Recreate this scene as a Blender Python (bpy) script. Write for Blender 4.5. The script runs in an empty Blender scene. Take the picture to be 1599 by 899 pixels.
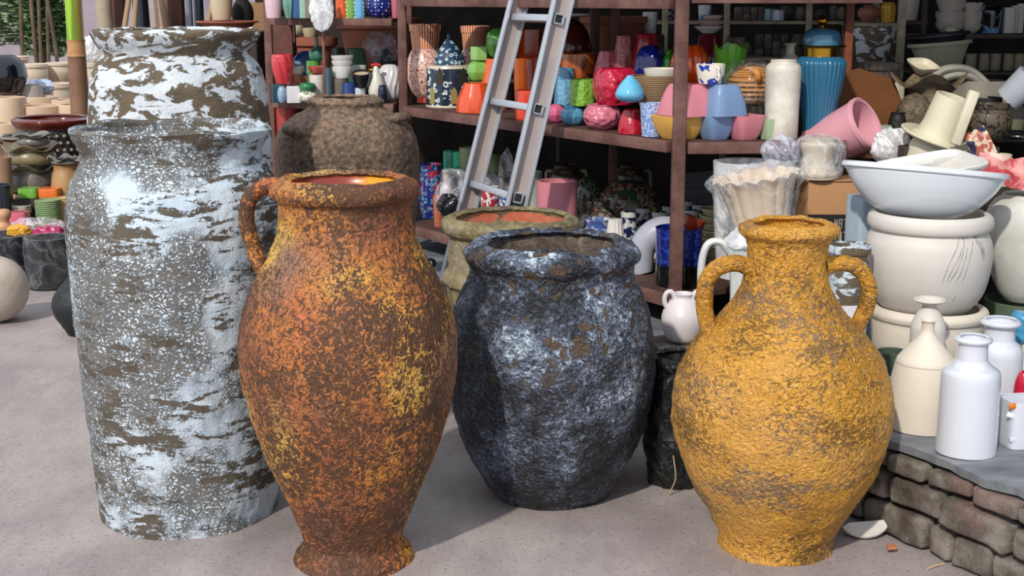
import bpy, bmesh, math, random
from mathutils import Vector, Matrix, noise as mn

C = bpy.context.scene.collection
sc = bpy.context.scene
R = math.radians

# ------------------------------------------------------------------ camera
F = 2150.0            # focal length for a 1599 px wide frame
PITCH = R(11.9)
EYE = 1.5
cd = bpy.data.cameras.new('camera')
cam = bpy.data.objects.new('camera', cd); C.objects.link(cam)
cam.location = (0, 0, EYE); cam.rotation_euler = (R(90) - PITCH, 0, 0)
cd.sensor_width = 36; cd.lens = F / 1599 * 36; cd.clip_start = 0.05; cd.clip_end = 200
sc.camera = cam

# ------------------------------------------------------------------ light
wd = bpy.data.worlds.new('world'); sc.world = wd; wd.use_nodes = True
bg = wd.node_tree.nodes['Background']
bg.inputs[0].default_value = (0.80, 0.88, 1.0, 1); bg.inputs[1].default_value = 1.0
sl = bpy.data.lights.new('sun', 'SUN'); sl.energy = 2.6; sl.angle = R(1.6); sl.color = (1.0, 0.93, 0.82)
sun = bpy.data.objects.new('sun', sl); C.objects.link(sun)
SUN_TO = Vector((0.40, 0.92, -0.80))
sun.rotation_euler = SUN_TO.to_track_quat('-Z', 'Y').to_euler()
sun.location = (-2, -3, 6)
sc.view_settings.view_transform = 'Standard'
sc.view_settings.look = 'None'
sc.view_settings.exposure = 0.08
sc.view_settings.gamma = 1.0
sc.view_settings.use_curve_mapping = False

# ------------------------------------------------------------------ pixel <-> place
def ray(x, y):
    u = -(y - 449.5) / F
    return Vector(((x - 799.5) / F, math.cos(PITCH) + u * math.sin(PITCH), -math.sin(PITCH) + u * math.cos(PITCH)))
def W(x, y, D):                       # the point seen at (x, y) that lies D metres forward
    r = ray(x, y); t = D / r.y
    return Vector((r.x * t, D, EYE + r.z * t))
def G(x, y, z=0.0):                   # the point seen at (x, y) that lies at height z
    r = ray(x, y); t = (z - EYE) / r.z
    return Vector((r.x * t, r.y * t, z))
def depth(D, z):
    return D * math.cos(PITCH) + (EYE - z) * math.sin(PITCH)
def PX(D, z):                         # metres per pixel there
    return depth(D, z) / F

# ------------------------------------------------------------------ materials
def lin(h):
    h = h.lstrip('#'); v = [int(h[i:i + 2], 16) / 255 for i in (0, 2, 4)]
    return tuple([(c / 12.92 if c <= .04045 else ((c + .055) / 1.055) ** 2.4) for c in v] + [1.0])
class NG:
    def __init__(s, name):
        s.m = bpy.data.materials.new(name); s.m.use_nodes = True
        s.t = s.m.node_tree; s.N = s.t.nodes; s.L = s.t.links
        s.b = s.N['Principled BSDF']; s.out = s.N['Material Output']
        s.tc = s.N.new('ShaderNodeTexCoord')
    def put(s, sock, v):
        if isinstance(v, bpy.types.NodeSocket): s.L.new(v, sock)
        elif isinstance(v, str): sock.default_value = lin(v)
        else: sock.default_value = v
    def P(s, name, v): s.put(s.b.inputs[name], v)
    def vec(s, sx=1, sy=1, sz=1, src='Object', loc=(0, 0, 0), rot=(0, 0, 0)):
        m = s.N.new('ShaderNodeMapping'); m.inputs['Scale'].default_value = (sx, sy, sz)
        m.inputs['Location'].default_value = loc; m.inputs['Rotation'].default_value = rot
        s.L.new(s.tc.outputs[src], m.inputs[0]); return m.outputs[0]
    def noise(s, scale, v=None, detail=3, rough=.5, dist=0.0, col=False):
        n = s.N.new('ShaderNodeTexNoise')
        n.inputs['Scale'].default_value = scale; n.inputs['Detail'].default_value = detail
        n.inputs['Roughness'].default_value = rough; n.inputs['Distortion'].default_value = dist
        s.L.new(v or s.vec(), n.inputs['Vector']); return n.outputs['Color' if col else 'Fac']
    def vor(s, scale, v=None, feat='F1', out='Distance', rnd=1.0):
        n = s.N.new('ShaderNodeTexVoronoi'); n.feature = feat
        n.inputs['Scale'].default_value = scale; n.inputs['Randomness'].default_value = rnd
        s.L.new(v or s.vec(), n.inputs['Vector']); return n.outputs[out]
    def ramp(s, f, stops, interp='LINEAR'):
        n = s.N.new('ShaderNodeValToRGB'); cr = n.color_ramp; cr.interpolation = interp
        while len(cr.elements) < len(stops): cr.elements.new(.5)
        for e, (p, c) in zip(cr.elements, stops):
            e.position = p; e.color = lin(c) if isinstance(c, str) else (c, c, c, 1)
        s.L.new(f, n.inputs[0]); return n.outputs[0]
    def mix(s, f, a, b, mode='MIX'):
        n = s.N.new('ShaderNodeMix'); n.data_type = 'RGBA'; n.blend_type = mode
        s.put(n.inputs[0], f); s.put(n.inputs[6], a); s.put(n.inputs[7], b); return n.outputs[2]
    def math(s, op, a, b=0.0, clamp=False):
        n = s.N.new('ShaderNodeMath'); n.operation = op; n.use_clamp = clamp
        s.put(n.inputs[0], a); s.put(n.inputs[1], b); return n.outputs[0]
    def sep(s, v, i):
        n = s.N.new('ShaderNodeSeparateXYZ'); s.L.new(v, n.inputs[0]); return n.outputs[i]
    def bump(s, h, strength=.5, dist=.01, normal=None):
        n = s.N.new('ShaderNodeBump'); n.inputs['Strength'].default_value = strength
        n.inputs['Distance'].default_value = dist; s.L.new(h, n.inputs['Height'])
        if normal: s.L.new(normal, n.inputs['Normal'])
        s.L.new(n.outputs[0], s.b.inputs['Normal']); return n.outputs[0]

MC = {}
def glaze(h, rough=.2, bump=0, bs=60, var=.10, kind='noise'):
    k = ('g', h, rough, bump, bs, kind)
    if k in MC: return MC[k]
    g = NG('glazed_ceramic')
    c = g.mix(g.math('MULTIPLY', g.noise(9, detail=4), var * 2), h, '#2a2420', 'MULTIPLY')
    g.P('Base Color', c); g.P('Roughness', rough); g.P('Coat Weight', .5 if rough < .35 else 0); g.P('Coat Roughness', .08)
    if bump:
        if kind == 'cell': hh = g.math('SUBTRACT', 1.0, g.vor(bs))
        elif kind == 'rings':
            z = g.sep(g.vec(), 2); hh = g.math('SINE', g.math('MULTIPLY', z, bs * 6.28))
        else: hh = g.noise(bs, detail=2)
        g.bump(hh, bump, .012)
    MC[k] = g.m; return g.m
def matte(h, h2=None, rough=.75, bump=.15, bs=40, scale=6):
    k = ('m', h, h2, rough, bump, bs, scale)
    if k in MC: return MC[k]
    g = NG('bisque_clay')
    if h2: c = g.mix(g.ramp(g.noise(scale, detail=5, rough=.6), [(.35, 0.0), (.68, 1.0)]), h, h2)
    else: c = g.mix(g.math('MULTIPLY', g.noise(scale, detail=5), .22), h, '#3c342c', 'MULTIPLY')
    g.P('Base Color', c); g.P('Roughness', rough)
    if bump: g.bump(g.noise(bs, detail=4), bump, .008)
    MC[k] = g.m; return g.m
def pattern(kind, base, fg, scale=30, rough=.22, fg2=None, th=None):
    k = ('p', kind, base, fg, scale, fg2, th)
    if k in MC: return MC[k]
    g = NG('painted_ceramic')
    if kind == 'cells':
        e = g.vor(scale, g.vec(), 'DISTANCE_TO_EDGE'); f = g.ramp(e, [(.0, 1.0), (th or .10, 1.0), ((th or .10) + .04, 0.0)])
    elif kind == 'worms':
        n = g.noise(scale, detail=1, dist=.8); f = g.ramp(n, [(.44, 0.0), (.47, 1.0), (.53, 1.0), (.56, 0.0)])
    elif kind == 'dots':
        v = g.vor(scale, rnd=.0 if th == 0 else .25); f = g.ramp(v, [(.0, 1.0), (.24, 1.0), (.28, 0.0)])
    elif kind == 'flowers':
        v = g.vor(scale, rnd=.6); n = g.noise(scale * 2.2, detail=1)
        w = g.math('ADD', v, g.math('MULTIPLY', g.math('SUBTRACT', n, .5), .9))
        f = g.ramp(w, [(.0, 0.0), (.10, 0.0), (.14, 1.0), (.36, 1.0), (.40, 0.0)])
    elif kind == 'vstripes':
        u = g.sep(g.vec(src='UV'), 0); s_ = g.math('SINE', g.math('MULTIPLY', u, scale * 6.283))
        f = g.ramp(g.math('ADD', g.math('MULTIPLY', s_, .5), .5), [(.42, 0.0), (.55, 1.0)])
    elif kind == 'hstripes':
        u = g.sep(g.vec(src='UV'), 1); s_ = g.math('SINE', g.math('MULTIPLY', u, scale * 6.283))
        f = g.ramp(g.math('ADD', g.math('MULTIPLY', s_, .5), .5), [(.42, 0.0), (.55, 1.0)])
    else:
        f = g.ramp(g.noise(scale, detail=4, dist=.4), [(.47, 0.0), (.53, 1.0)])
    c = g.mix(f, base, fg)
    if fg2:
        f2 = g.ramp(g.noise(scale * .7, g.vec(loc=(3, 1, 7)), detail=1), [(.56, 0.0), (.60, 1.0)])
        c = g.mix(f2, c, fg2)
    g.P('Base Color', c); g.P('Roughness', rough); g.P('Coat Weight', .4)
    MC[k] = g.m; return g.m
def metal(h, rough=.35, h2=None):
    k = ('met', h, rough)
    if k in MC: return MC[k]
    g = NG('metal'); g.P('Metallic', 1.0)
    g.P('Base Color', g.mix(g.math('MULTIPLY', g.noise(30, g.vec(1, 1, .1), detail=4), .35), h, h2 or '#555555', 'MULTIPLY'))
    g.P('Roughness', rough); MC[k] = g.m; return g.m
def film(h='#eef2f6', alpha=.34):
    k = ('film', h, alpha)
    if k in MC: return MC[k]
    g = NG('plastic_film'); n = g.noise(9, detail=3, dist=.9)
    ridge = g.ramp(g.math('ABSOLUTE', g.math('SUBTRACT', n, .5)), [(.0, 1.0), (.03, .3), (.10, 0.0)])
    fr = g.N.new('ShaderNodeLayerWeight'); fr.inputs[0].default_value = .35
    f = g.math('ADD', g.math('MULTIPLY', ridge, alpha), g.math('MULTIPLY', fr.outputs['Facing'], alpha * .5))
    f = g.math('ADD', f, alpha * (.12 if alpha < .55 else .75), True)
    g.P('Base Color', h); g.P('Roughness', .12); g.P('Specular IOR Level', .8); g.bump(n, .6, .03)
    tr = g.N.new('ShaderNodeBsdfTransparent'); mx = g.N.new('ShaderNodeMixShader')
    g.L.new(f, mx.inputs[0]); g.L.new(tr.outputs[0], mx.inputs[1]); g.L.new(g.b.outputs[0], mx.inputs[2]); g.L.new(mx.outputs[0], g.out.inputs[0])
    MC[k] = g.m; return g.m

# rustic surfaces of the big jars
def m_whitewash(name, blue=True, seed=0, strokes=False):
    g = NG(name)
    big = g.noise(5.5, g.vec(1, 1, 1.7 if not strokes else 1.3, loc=(seed, 0, 0)), detail=5, rough=.55, dist=.3)
    streak = g.noise(10, g.vec(1, 1, 4.5 if not strokes else 2.2, loc=(0, seed, 0)), detail=6, rough=.62, dist=.9)
    fine = g.noise(75, detail=3, rough=.6, dist=1.2)
    a = g.math('ADD', g.math('MULTIPLY', big, .9 if not strokes else .6), g.math('MULTIPLY', streak, .8 if not strokes else 1.15))
    brown = g.mix(g.noise(12, detail=4), '#6b6052' if not strokes else '#7d6b52', '#3f3831')
    white = g.mix(g.noise(6, g.vec(1, 1, 2.5), detail=4), '#e2e8eb', '#a3bace' if blue else '#bcc2ca')
    if strokes:
        a = g.math('ADD', a, g.math('MULTIPLY', fine, .14)); f = g.ramp(a, [(.925, 0.0), (.965, 1.0)])
    else:
        a = g.math('ADD', a, g.math('MULTIPLY', fine, .35))
        wv = g.mix(.055, g.vec(1, 1, 1.35), g.noise(34, detail=3, col=True))
        cell = g.vor(72, wv, 'DISTANCE_TO_EDGE')
        x = g.sep(g.vec(), 0)
        zone = g.math('ADD', g.noise(4.2, g.vec(loc=(5, seed, 2)), detail=4), g.math('MULTIPLY', x, .55))
        thr = g.ramp(zone, [(.34, .18), (.50, .07), (.58, .0)])          # thickness of the brown lines between the flakes
        cz = g.math('MULTIPLY', g.math('SUBTRACT', g.math('ADD', cell, g.math('MULTIPLY', g.math('SUBTRACT', fine, .5), .25)), thr), 7.0, True)
        cz = g.math('MAXIMUM', g.math('ADD', g.math('MULTIPLY', cz, .88), .12), g.ramp(zone, [(.50, 0.0), (.60, 1.0)]))
        f = g.math('MULTIPLY', g.ramp(a, [(.93, 0.0), (.99, 1.0)]), cz)
    g.P('Base Color', g.mix(f, brown, white)); g.P('Roughness', .8)
    g.bump(g.math('ADD', g.math('MULTIPLY', f, .6), g.math('MULTIPLY', fine, .5)), .8, .008); return g.m
def m_orange():
    g = NG('rustic_orange_glaze')
    big = g.noise(3.0, g.vec(1, 1, .55, loc=(1.3, 0, .4)), detail=3, rough=.5)
    big2 = g.noise(3.4, g.vec(1.4, 1.4, .45, loc=(4, 2, 9)), detail=3)
    worm = g.noise(74, g.vec(1, 1, .8), detail=3, rough=.6, dist=1.1)
    col = g.ramp(big, [(.30, '#6e4e3c'), (.42, '#96593a'), (.48, '#b56c36'), (.53, '#c07c34'), (.58, '#dba748'), (.64, '#e6bc60'), (.74, '#c98a34')])
    red = g.ramp(big2, [(.55, 0.0), (.66, .7)])
    col = g.mix(red, col, g.mix(g.noise(6), '#b0502c', '#cf7a42'))
    greyish = g.ramp(g.noise(3.4, g.vec(loc=(1, 7, 3)), detail=4), [(.50, 0.0), (.62, .8)])
    col = g.mix(greyish, col, '#86685c')
    cov = g.math('MULTIPLY', g.math('SUBTRACT', g.noise(4.4, g.vec(loc=(8, 8, 1)), detail=5), .5), .75)
    f = g.ramp(g.math('ADD', worm, cov), [(.48, 0.0), (.57, 1.0)])
    vein = g.ramp(g.math('ABSOLUTE', g.math('SUBTRACT', g.noise(52, g.vec(1, 1, .9, loc=(3, 3, 8)), detail=2, dist=1.0), .5)), [(.012, .15), (.05, 1.0)])
    f = g.math('MULTIPLY', f, vein)
    dark = g.mix(g.noise(9, g.vec(loc=(2, 0, 0)), detail=3), '#3c2e26', '#6b4226')
    g.P('Base Color', g.mix(f, dark, col)); g.P('Roughness', g.ramp(f, [(0, .65), (1, .45)])); g.P('Specular IOR Level', .45)
    g.bump(g.math('ADD', worm, g.noise(110, detail=2)), .9, .007); return g.m
def m_blue():
    g = NG('rustic_blue_black_glaze')
    worm = g.noise(56, g.vec(1, 1, 1.3), detail=4, rough=.62, dist=1.2)
    big = g.noise(7.0, g.vec(loc=(3.3, 1, .4)), detail=5, rough=.6)
    zz = g.math('MULTIPLY', g.math('SUBTRACT', g.sep(g.vec(), 2), .22), 2.6, True)
    v = g.math('ADD', g.math('MULTIPLY', worm, .50), g.math('MULTIPLY', big, .55))
    v = g.math('ADD', v, g.math('MULTIPLY', zz, .035))
    c = g.ramp(v, [(.40, '#0f1116'), (.50, '#23262e'), (.555, '#444a58'), (.615, '#6b768c'), (.665, '#a9bac8'), (.70, '#d2dde4')])
    br = g.ramp(g.math('ADD', g.math('MULTIPLY', g.vor(24, g.mix(.08, g.vec(), g.noise(18, col=True))), .8), g.noise(5.5, g.vec(loc=(0, 9, 0)), detail=3)), [(.68, 1.0), (.72, 0.0)])
    zb = g.math('MULTIPLY', g.math('SUBTRACT', g.sep(g.vec(), 2), .34), 5.0, True)
    c = g.mix(g.math('MULTIPLY', br, zb), c, '#544434')
    g.P('Base Color', c); g.P('Roughness', .5); g.P('Specular IOR Level', .6)
    g.bump(g.math('ADD', worm, g.noise(120, detail=2)), 1.0, .010); return g.m
def m_yellow():
    g = NG('rustic_ochre_glaze')
    worm = g.noise(78, g.vec(1, 1, 1.5), detail=3, rough=.6, dist=1.0)
    big = g.noise(4.5, g.vec(1, 1, 1.8), detail=5, rough=.6)
    col = g.ramp(g.noise(2.2, g.vec(loc=(3, 3, 3)), detail=2), [(.35, '#b87e1c'), (.5, '#cf922a'), (.65, '#d59c4a')])
    col = g.mix(g.ramp(g.noise(120, detail=2), [(.52, 0.0), (.62, .6)]), col, '#e2b264')  # fine pale specks painted in for the bright highlights on the glaze
    dark = g.mix(g.ramp(g.noise(5, g.vec(loc=(1, 2, 0)), detail=3), [(.42, 0.0), (.56, 1.0)]), '#64481c', '#7a6656')
    f = g.ramp(g.math('ADD', worm, g.math('MULTIPLY', g.math('SUBTRACT', big, .52), 1.0)), [(.50, 0.0), (.60, 1.0)])
    g.P('Base Color', g.mix(g.math('MULTIPLY', f, .85), col, dark)); g.P('Roughness', .5); g.P('Specular IOR Level', .5)
    g.bump(g.math('ADD', g.math('MULTIPLY', worm, -1), g.noise(90, detail=2)), 1.0, .010); return g.m
def m_rust(name, cols, scale=30, rough=.8, dist=.010, dd=1.2):
    g = NG(name)
    worm = g.noise(scale, detail=5, rough=.6, dist=dd); big = g.noise(3, g.vec(loc=(2, 5, 1)), detail=4)
    c = g.ramp(g.math('ADD', g.math('MULTIPLY', worm, .6), g.math('MULTIPLY', big, .4)), cols)
    g.P('Base Color', c); g.P('Roughness', rough); g.bump(worm, .9, dist); return g.m

# ------------------------------------------------------------------ mesh helpers
def link(name, me, mat=None, parent=None, smooth=True, angle=38):
    o = bpy.data.objects.new(name, me); C.objects.link(o)
    if mat: me.materials.append(mat)
    if smooth:
        me.polygons.foreach_set('use_smooth', [True] * len(me.polygons)); me.set_sharp_from_angle(angle=R(angle))
    if parent: o.parent = parent
    return o
def from_bm(name, bm, mat=None, parent=None, smooth=True, angle=38):
    bmesh.ops.recalc_face_normals(bm, faces=bm.faces)
    me = bpy.data.meshes.new(name); bm.to_mesh(me); bm.free()
    return link(name, me, mat, parent, smooth, angle)
def tag(o, label, cat, group=None, kind=None):
    o['label'] = label; o['category'] = cat
    if group: o['group'] = group
    if kind: o['kind'] = kind
    return o
def struct(o, label=None):
    o['kind'] = 'structure'
    if label: o['label'] = label
    return o
def empty(name, loc, rot=(0, 0, 0)):
    o = bpy.data.objects.new(name, None); o.empty_display_size = .05; C.objects.link(o); o.location = loc; o.rotation_euler = rot; return o
def crom(pts, n):
    out = []; P = [Vector(p) for p in pts]; P = [P[0] * 2 - P[1]] + P + [P[-1] * 2 - P[-2]]
    for i in range(1, len(P) - 2):
        for k in range(n):
            t = k / n; a, b, c, d = P[i - 1], P[i], P[i + 1], P[i + 2]
            out.append(.5 * ((2 * b) + (c - a) * t + (2 * a - 5 * b + 4 * c - d) * t * t + (3 * b - a - 3 * c + d) * t ** 3))
    out.append(P[-2].copy()); return out
def tube_bm(bm, pts, rad, seg=8, cap=True, flat=1.0):
    rings = []; n = len(pts)
    for i, p in enumerate(pts):
        p = Vector(p)
        t = (Vector(pts[min(i + 1, n - 1)]) - Vector(pts[max(i - 1, 0)])).normalized()
        ref = Vector((0, 0, 1)) if abs(t.z) < .95 else Vector((0, 1, 0))
        if i == 0: u = t.cross(ref).normalized()
        else: u = (u - t * u.dot(t)).normalized()
        v = t.cross(u); r = rad[i] if isinstance(rad, (list, tuple)) else rad
        rings.append([bm.verts.new(p + u * (math.cos(a) * r) + v * (math.sin(a) * r * flat)) for a in [2 * math.pi * k / seg for k in range(seg)]])
    for a, b in zip(rings, rings[1:]):
        for k in range(seg): bm.faces.new((a[k], a[(k + 1) % seg], b[(k + 1) % seg], b[k]))
    if cap: bm.faces.new(rings[0][::-1]); bm.faces.new(rings[-1])
def tube(name, pts, rad, mat, parent=None, seg=8, flat=1.0):
    bm = bmesh.new(); tube_bm(bm, pts, rad, seg, flat=flat); return from_bm(name, bm, mat, parent)
def box_bm(bm, c, s, rot=None, bev=0):
    r = bmesh.ops.create_cube(bm, size=1.0); vs = r['verts']
    M = Matrix.Translation(Vector(c)) @ (rot.to_4x4() if rot else Matrix.Identity(4)) @ Matrix.Diagonal((s[0], s[1], s[2], 1))
    bmesh.ops.transform(bm, matrix=M, verts=vs)
    if bev:
        es = list({e for v in vs for e in v.link_edges}); bmesh.ops.bevel(bm, geom=es, offset=bev, segments=2, affect='EDGES', profile=.5)
def box(name, c, s, mat, parent=None, rot=None, bev=.004):
    bm = bmesh.new(); box_bm(bm, c, s, rot, bev); return from_bm(name, bm, mat, parent)
def beam_bm(bm, a, b, w, h):
    a = Vector(a); b = Vector(b); d = b - a; y = d.normalized()
    ref = Vector((0, 0, 1)) if abs(y.z) < .9 else Vector((1, 0, 0))
    x = y.cross(ref).normalized(); z = x.cross(y)
    box_bm(bm, (a + b) / 2, (w, d.length, h), Matrix((x, y, z)).transposed(), min(w, h) * .12)
def slab(name, pts, z0, z1, mat, parent=None, bev=0):
    bm = bmesh.new(); a = [bm.verts.new((p[0], p[1], z0)) for p in pts]; b = [bm.verts.new((p[0], p[1], z1)) for p in pts]
    bm.faces.new(a[::-1]); bm.faces.new(b)
    for i in range(len(a)): j = (i + 1) % len(a); bm.faces.new((a[i], a[j], b[j], b[i]))
    if bev: bmesh.ops.bevel(bm, geom=list(bm.edges), offset=bev, segments=2, affect='EDGES')
    return from_bm(name, bm, mat, parent)
# a turned body: profile [(r, z)] from foot to rim; open -> a wall thickness and an inside
def lathe(name, prof, mat, parent=None, seg=40, open_=True, wall=.008, mod=None, resample=0, rough_amp=0, rscale=9, seed=0, inner=.25, zmod=None, angle=38):
    pts = [Vector((r, 0, z)) for r, z in prof]
    if resample: pts = crom(pts, resample)
    z_lo = min(z for r, z in prof); z_hi = max(z for r, z in prof)
    P = [(max(p.x, .0005), min(z_hi, max(z_lo, p.z))) for p in pts]; nout = len(P)
    if open_:
        top = P[-1]; zb = P[0][1]; zt = top[1]; w = min(wall, top[0] * .4)
        P = P + [(top[0] - w * .5, zt + w * .25), (top[0] - w, zt)]
        zstop = zb + (zt - zb) * (1 - inner if inner < 1 else 0) if inner < 1 else zb + w
        zstop = max(zb + w, zt - (zt - zb) * inner) if inner < 1 else zb + w
        for r, z in reversed(P[:nout - 1]):
            if z > zstop: P.append((max(r - w, .001), z))
        P.append((P[-1][0] * .96, zstop)); P.append((.0005, zstop))
    P = [(.0005, P[0][1])] + P
    if not open_: P = P + [(.0005, P[-1][1])]
    bm = bmesh.new(); uvl = bm.loops.layers.uv.new('UVMap'); rings = []; s = 0; S = [0]
    for i in range(1, len(P)): S.append(S[-1] + math.hypot(P[i][0] - P[i - 1][0], P[i][1] - P[i - 1][1]))
    zt = max(p[1] for p in P); zb = min(p[1] for p in P)
    for i, (r, z) in enumerate(P):
        ring = []
        for k in range(seg):
            a = 2 * math.pi * k / seg; t = (z - zb) / (zt - zb + 1e-6); q = r * (mod(a, t) if mod else 1)
            dz = zmod(a, t, r) if zmod else 0
            x, y = math.cos(a), math.sin(a)
            if rough_amp and r > .01:
                p = Vector((x * q, y * q, z)) * rscale + Vector((seed * 7.3, seed, seed * 3.1))
                d = mn.noise(p) * .55 + mn.noise(p * 3.1) * .3 + mn.noise(p * 7.5) * .28
                q += rough_amp * d; dz += rough_amp * .5 * mn.noise(p * 2.3 + Vector((9, 9, 9)))
                if z <= zb + 1e-6: dz = 0
            ring.append(bm.verts.new((x * q, y * q, z + dz)))
        rings.append(ring)
    for i in range(len(rings) - 1):
        a, b = rings[i], rings[i + 1]
        for k in range(seg):
            j = (k + 1) % seg
            try: f = bm.faces.new((a[k], a[j], b[j], b[k]))
            except ValueError: continue
            for l, (uu, vv) in zip(f.loops, ((k, i), (k + 1, i), (k + 1, i + 1), (k, i + 1))): l[uvl].uv = (uu / seg, S[vv])
    bm.faces.new(rings[0][::-1]); bm.faces.new(rings[-1])
    me = bpy.data.meshes.new(name); bm.to_mesh(me); bm.free()
    return link(name, me, mat, parent, True, angle)
# radial shape modifiers
def flute(n, amp, tw=0.0): return lambda a, t: 1 + amp * math.cos(n * a + tw * t)
def ribs(n, amp): return lambda a, t: 1 - amp * (1 - abs(math.sin(n * a / 2)))
def square(p=7, yaw=0.0):
    def f(a, t):
        c, s = abs(math.cos(a - yaw)), abs(math.sin(a - yaw)); return 1.0 / ((c ** p + s ** p) ** (1 / p))
    return f
def poly(n, yaw=0.0):
    def f(a, t):
        b = (a - yaw) % (2 * math.pi / n) - math.pi / n; return math.cos(math.pi / n) / math.cos(b) * 1.04
    return f
def oval(k): return lambda a, t: 1 / math.sqrt((math.cos(a)) ** 2 + (math.sin(a) / k) ** 2)

# ================================================================== setting
# concrete yard
def m_floor():
    g = NG('concrete')
    big = g.noise(.9, g.vec(1, .6, 1), detail=5, rough=.6); mid = g.noise(5, g.vec(1, .5, 1), detail=6, rough=.65)
    c = g.ramp(g.math('ADD', g.math('MULTIPLY', big, .6), g.math('MULTIPLY', mid, .4)),
               [(.34, '#847b79'), (.46, '#9b9190'), (.54, '#aba19e'), (.66, '#bab0ac')])
    lightp = g.ramp(g.noise(2.2, g.vec(1, .35, 1, loc=(3, 1, 0)), detail=6, rough=.7), [(.60, 0.0), (.72, .55)])
    c = g.mix(lightp, c, '#c6beb6')
    sp = g.ramp(g.noise(75, detail=3, rough=.7), [(.36, 1.0), (.42, 0.0)])
    c = g.mix(g.math('MULTIPLY', sp, .5), c, '#4d453f')
    g.P('Base Color', c); g.P('Roughness', .82); g.bump(g.noise(60, detail=6, rough=.7), .35, .008); return g.m
E1 = G(1390, 838); E2 = G(1599, 935)
ED = (E2 - E1).normalized(); EN = Vector((-ED.y, ED.x, 0))
if EN.x < 0: EN = -EN
def edge(s, n=0.0, z=0.0):             # s along the plinth edge from E1 (negative = away), n inwards
    p = E1 + ED * s + EN * n; return Vector((p.x, p.y, z))
bm = bmesh.new()
vs = [bm.verts.new(p) for p in ((-16, -3, 0), (7, -3, 0), (7, 26, 0), (-16, 26, 0))]; bm.faces.new(vs)
struct(from_bm('floor', bm, m_floor()), 'grey beige concrete yard')

LZ = .285                              # top of the stone plinth
def m_stone():
    g = NG('rough_grey_stone')
    c = g.ramp(g.noise(7, detail=6, rough=.65), [(.32, '#4b4038'), (.45, '#6e655c'), (.55, '#8f877d'), (.68, '#a89e94')])
    mossy = g.ramp(g.noise(4, g.vec(loc=(5, 5, 5)), detail=4), [(.55, 0.0), (.66, .55)])
    c = g.mix(mossy, c, '#4a4a34')
    pk = g.ramp(g.noise(2.2, g.vec(loc=(9, 1, 5)), detail=2), [(.58, 0.0), (.64, .4)])
    c = g.mix(pk, c, '#a07a74')
    g.P('Base Color', c); g.P('Roughness', .9); g.bump(g.noise(28, detail=8, rough=.7), 1.0, .02); return g.m
MSTONE = m_stone()
MMORTAR = matte('#2c2622', '#15120f', .95, .6, 60)
def m_slate():
    g = NG('smooth_slate_cement')
    c = g.ramp(g.noise(4, g.vec(1, 3, 1), detail=6, rough=.6), [(.35, '#5c6066'), (.5, '#74787f'), (.66, '#8d8f93')])
    g.P('Base Color', c); g.P('Roughness', .7); g.bump(g.noise(30, detail=5), .3, .01); return g.m
core = slab('stone_ledge', [edge(1.6, .035), edge(-5.2, .035), edge(-5.2, 5.6), edge(1.6, 5.6)], 0.0, LZ - .03, MMORTAR)
struct(core, 'plinth of rough grey stones under the pottery stall')
random.seed(11)
bm = bmesh.new(); s = -5.1
rows = [(0.0, .095), (.098, .19), (.193, LZ - .033)]
for ri, (za, zb) in enumerate(rows):
    s = -5.1 + ri * .07
    while s < 1.55:
        w = random.uniform(.09, .26) if ri < 2 else random.uniform(.07, .20)
        c0 = edge(s + w / 2, random.uniform(.02, .045) - ri * .0, (za + zb) / 2)
        rot = Matrix((ED, EN, Vector((0, 0, 1)))).transposed() @ Matrix.Rotation(random.uniform(-.05, .05), 3, 'Y')
        k = len(bm.verts); box_bm(bm, c0, (w - .014, .09, zb - za - random.uniform(.008, .02)), rot, .012)
        s += w
bmesh.ops.subdivide_edges(bm, edges=[e for e in bm.edges if e.calc_length() > .035], cuts=3, use_grid_fill=True)
for v in bm.verts:
    p = v.co; d = mn.noise(p * 9) * .010 + mn.noise(p * 26) * .007
    v.co = p + (-EN) * d + Vector((0, 0, 1)) * mn.noise(p * 11 + Vector((4, 0, 0))) * .008 + ED * mn.noise(p * 10 + Vector((0, 5, 0))) * .009
    v.co.z = max(.001, v.co.z)
st = from_bm('stones', bm, MSTONE, core, True, 60); st['label'] = 'rough squared stones set in dark mortar'
# cement skin on top, its lip broken and uneven
bm = bmesh.new(); n = 150; ra = []; rb = []; rc = []
for i in range(n + 1):
    s = 1.6 - 6.8 * i / n; q = .0 + .022 * mn.noise(Vector((s * 5, 0, 0))) + .016 * mn.noise(Vector((s * 17, 3, 0)))
    ra.append(bm.verts.new(edge(s, q + .004, LZ - .028 + .006 * mn.noise(Vector((s * 13, 9, 0)))))); rb.append(bm.verts.new(edge(s, q, LZ - .004))); rc.append(bm.verts.new(edge(s, .09, LZ)))
e0 = [bm.verts.new(edge(1.6, 5.6, LZ)), bm.verts.new(edge(-5.2, 5.6, LZ))]
for i in range(n):
    bm.faces.new((ra[i], ra[i + 1], rb[i + 1], rb[i])); bm.faces.new((rb[i], rb[i + 1], rc[i + 1], rc[i]))
bm.faces.new([rc[i] for i in range(n + 1)][::-1] + [e0[0], e0[1]])
cs = from_bm('cement_top', bm, m_slate(), core, True, 50); cs['label'] = 'smooth slate grey cement top with a broken edge'

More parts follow.
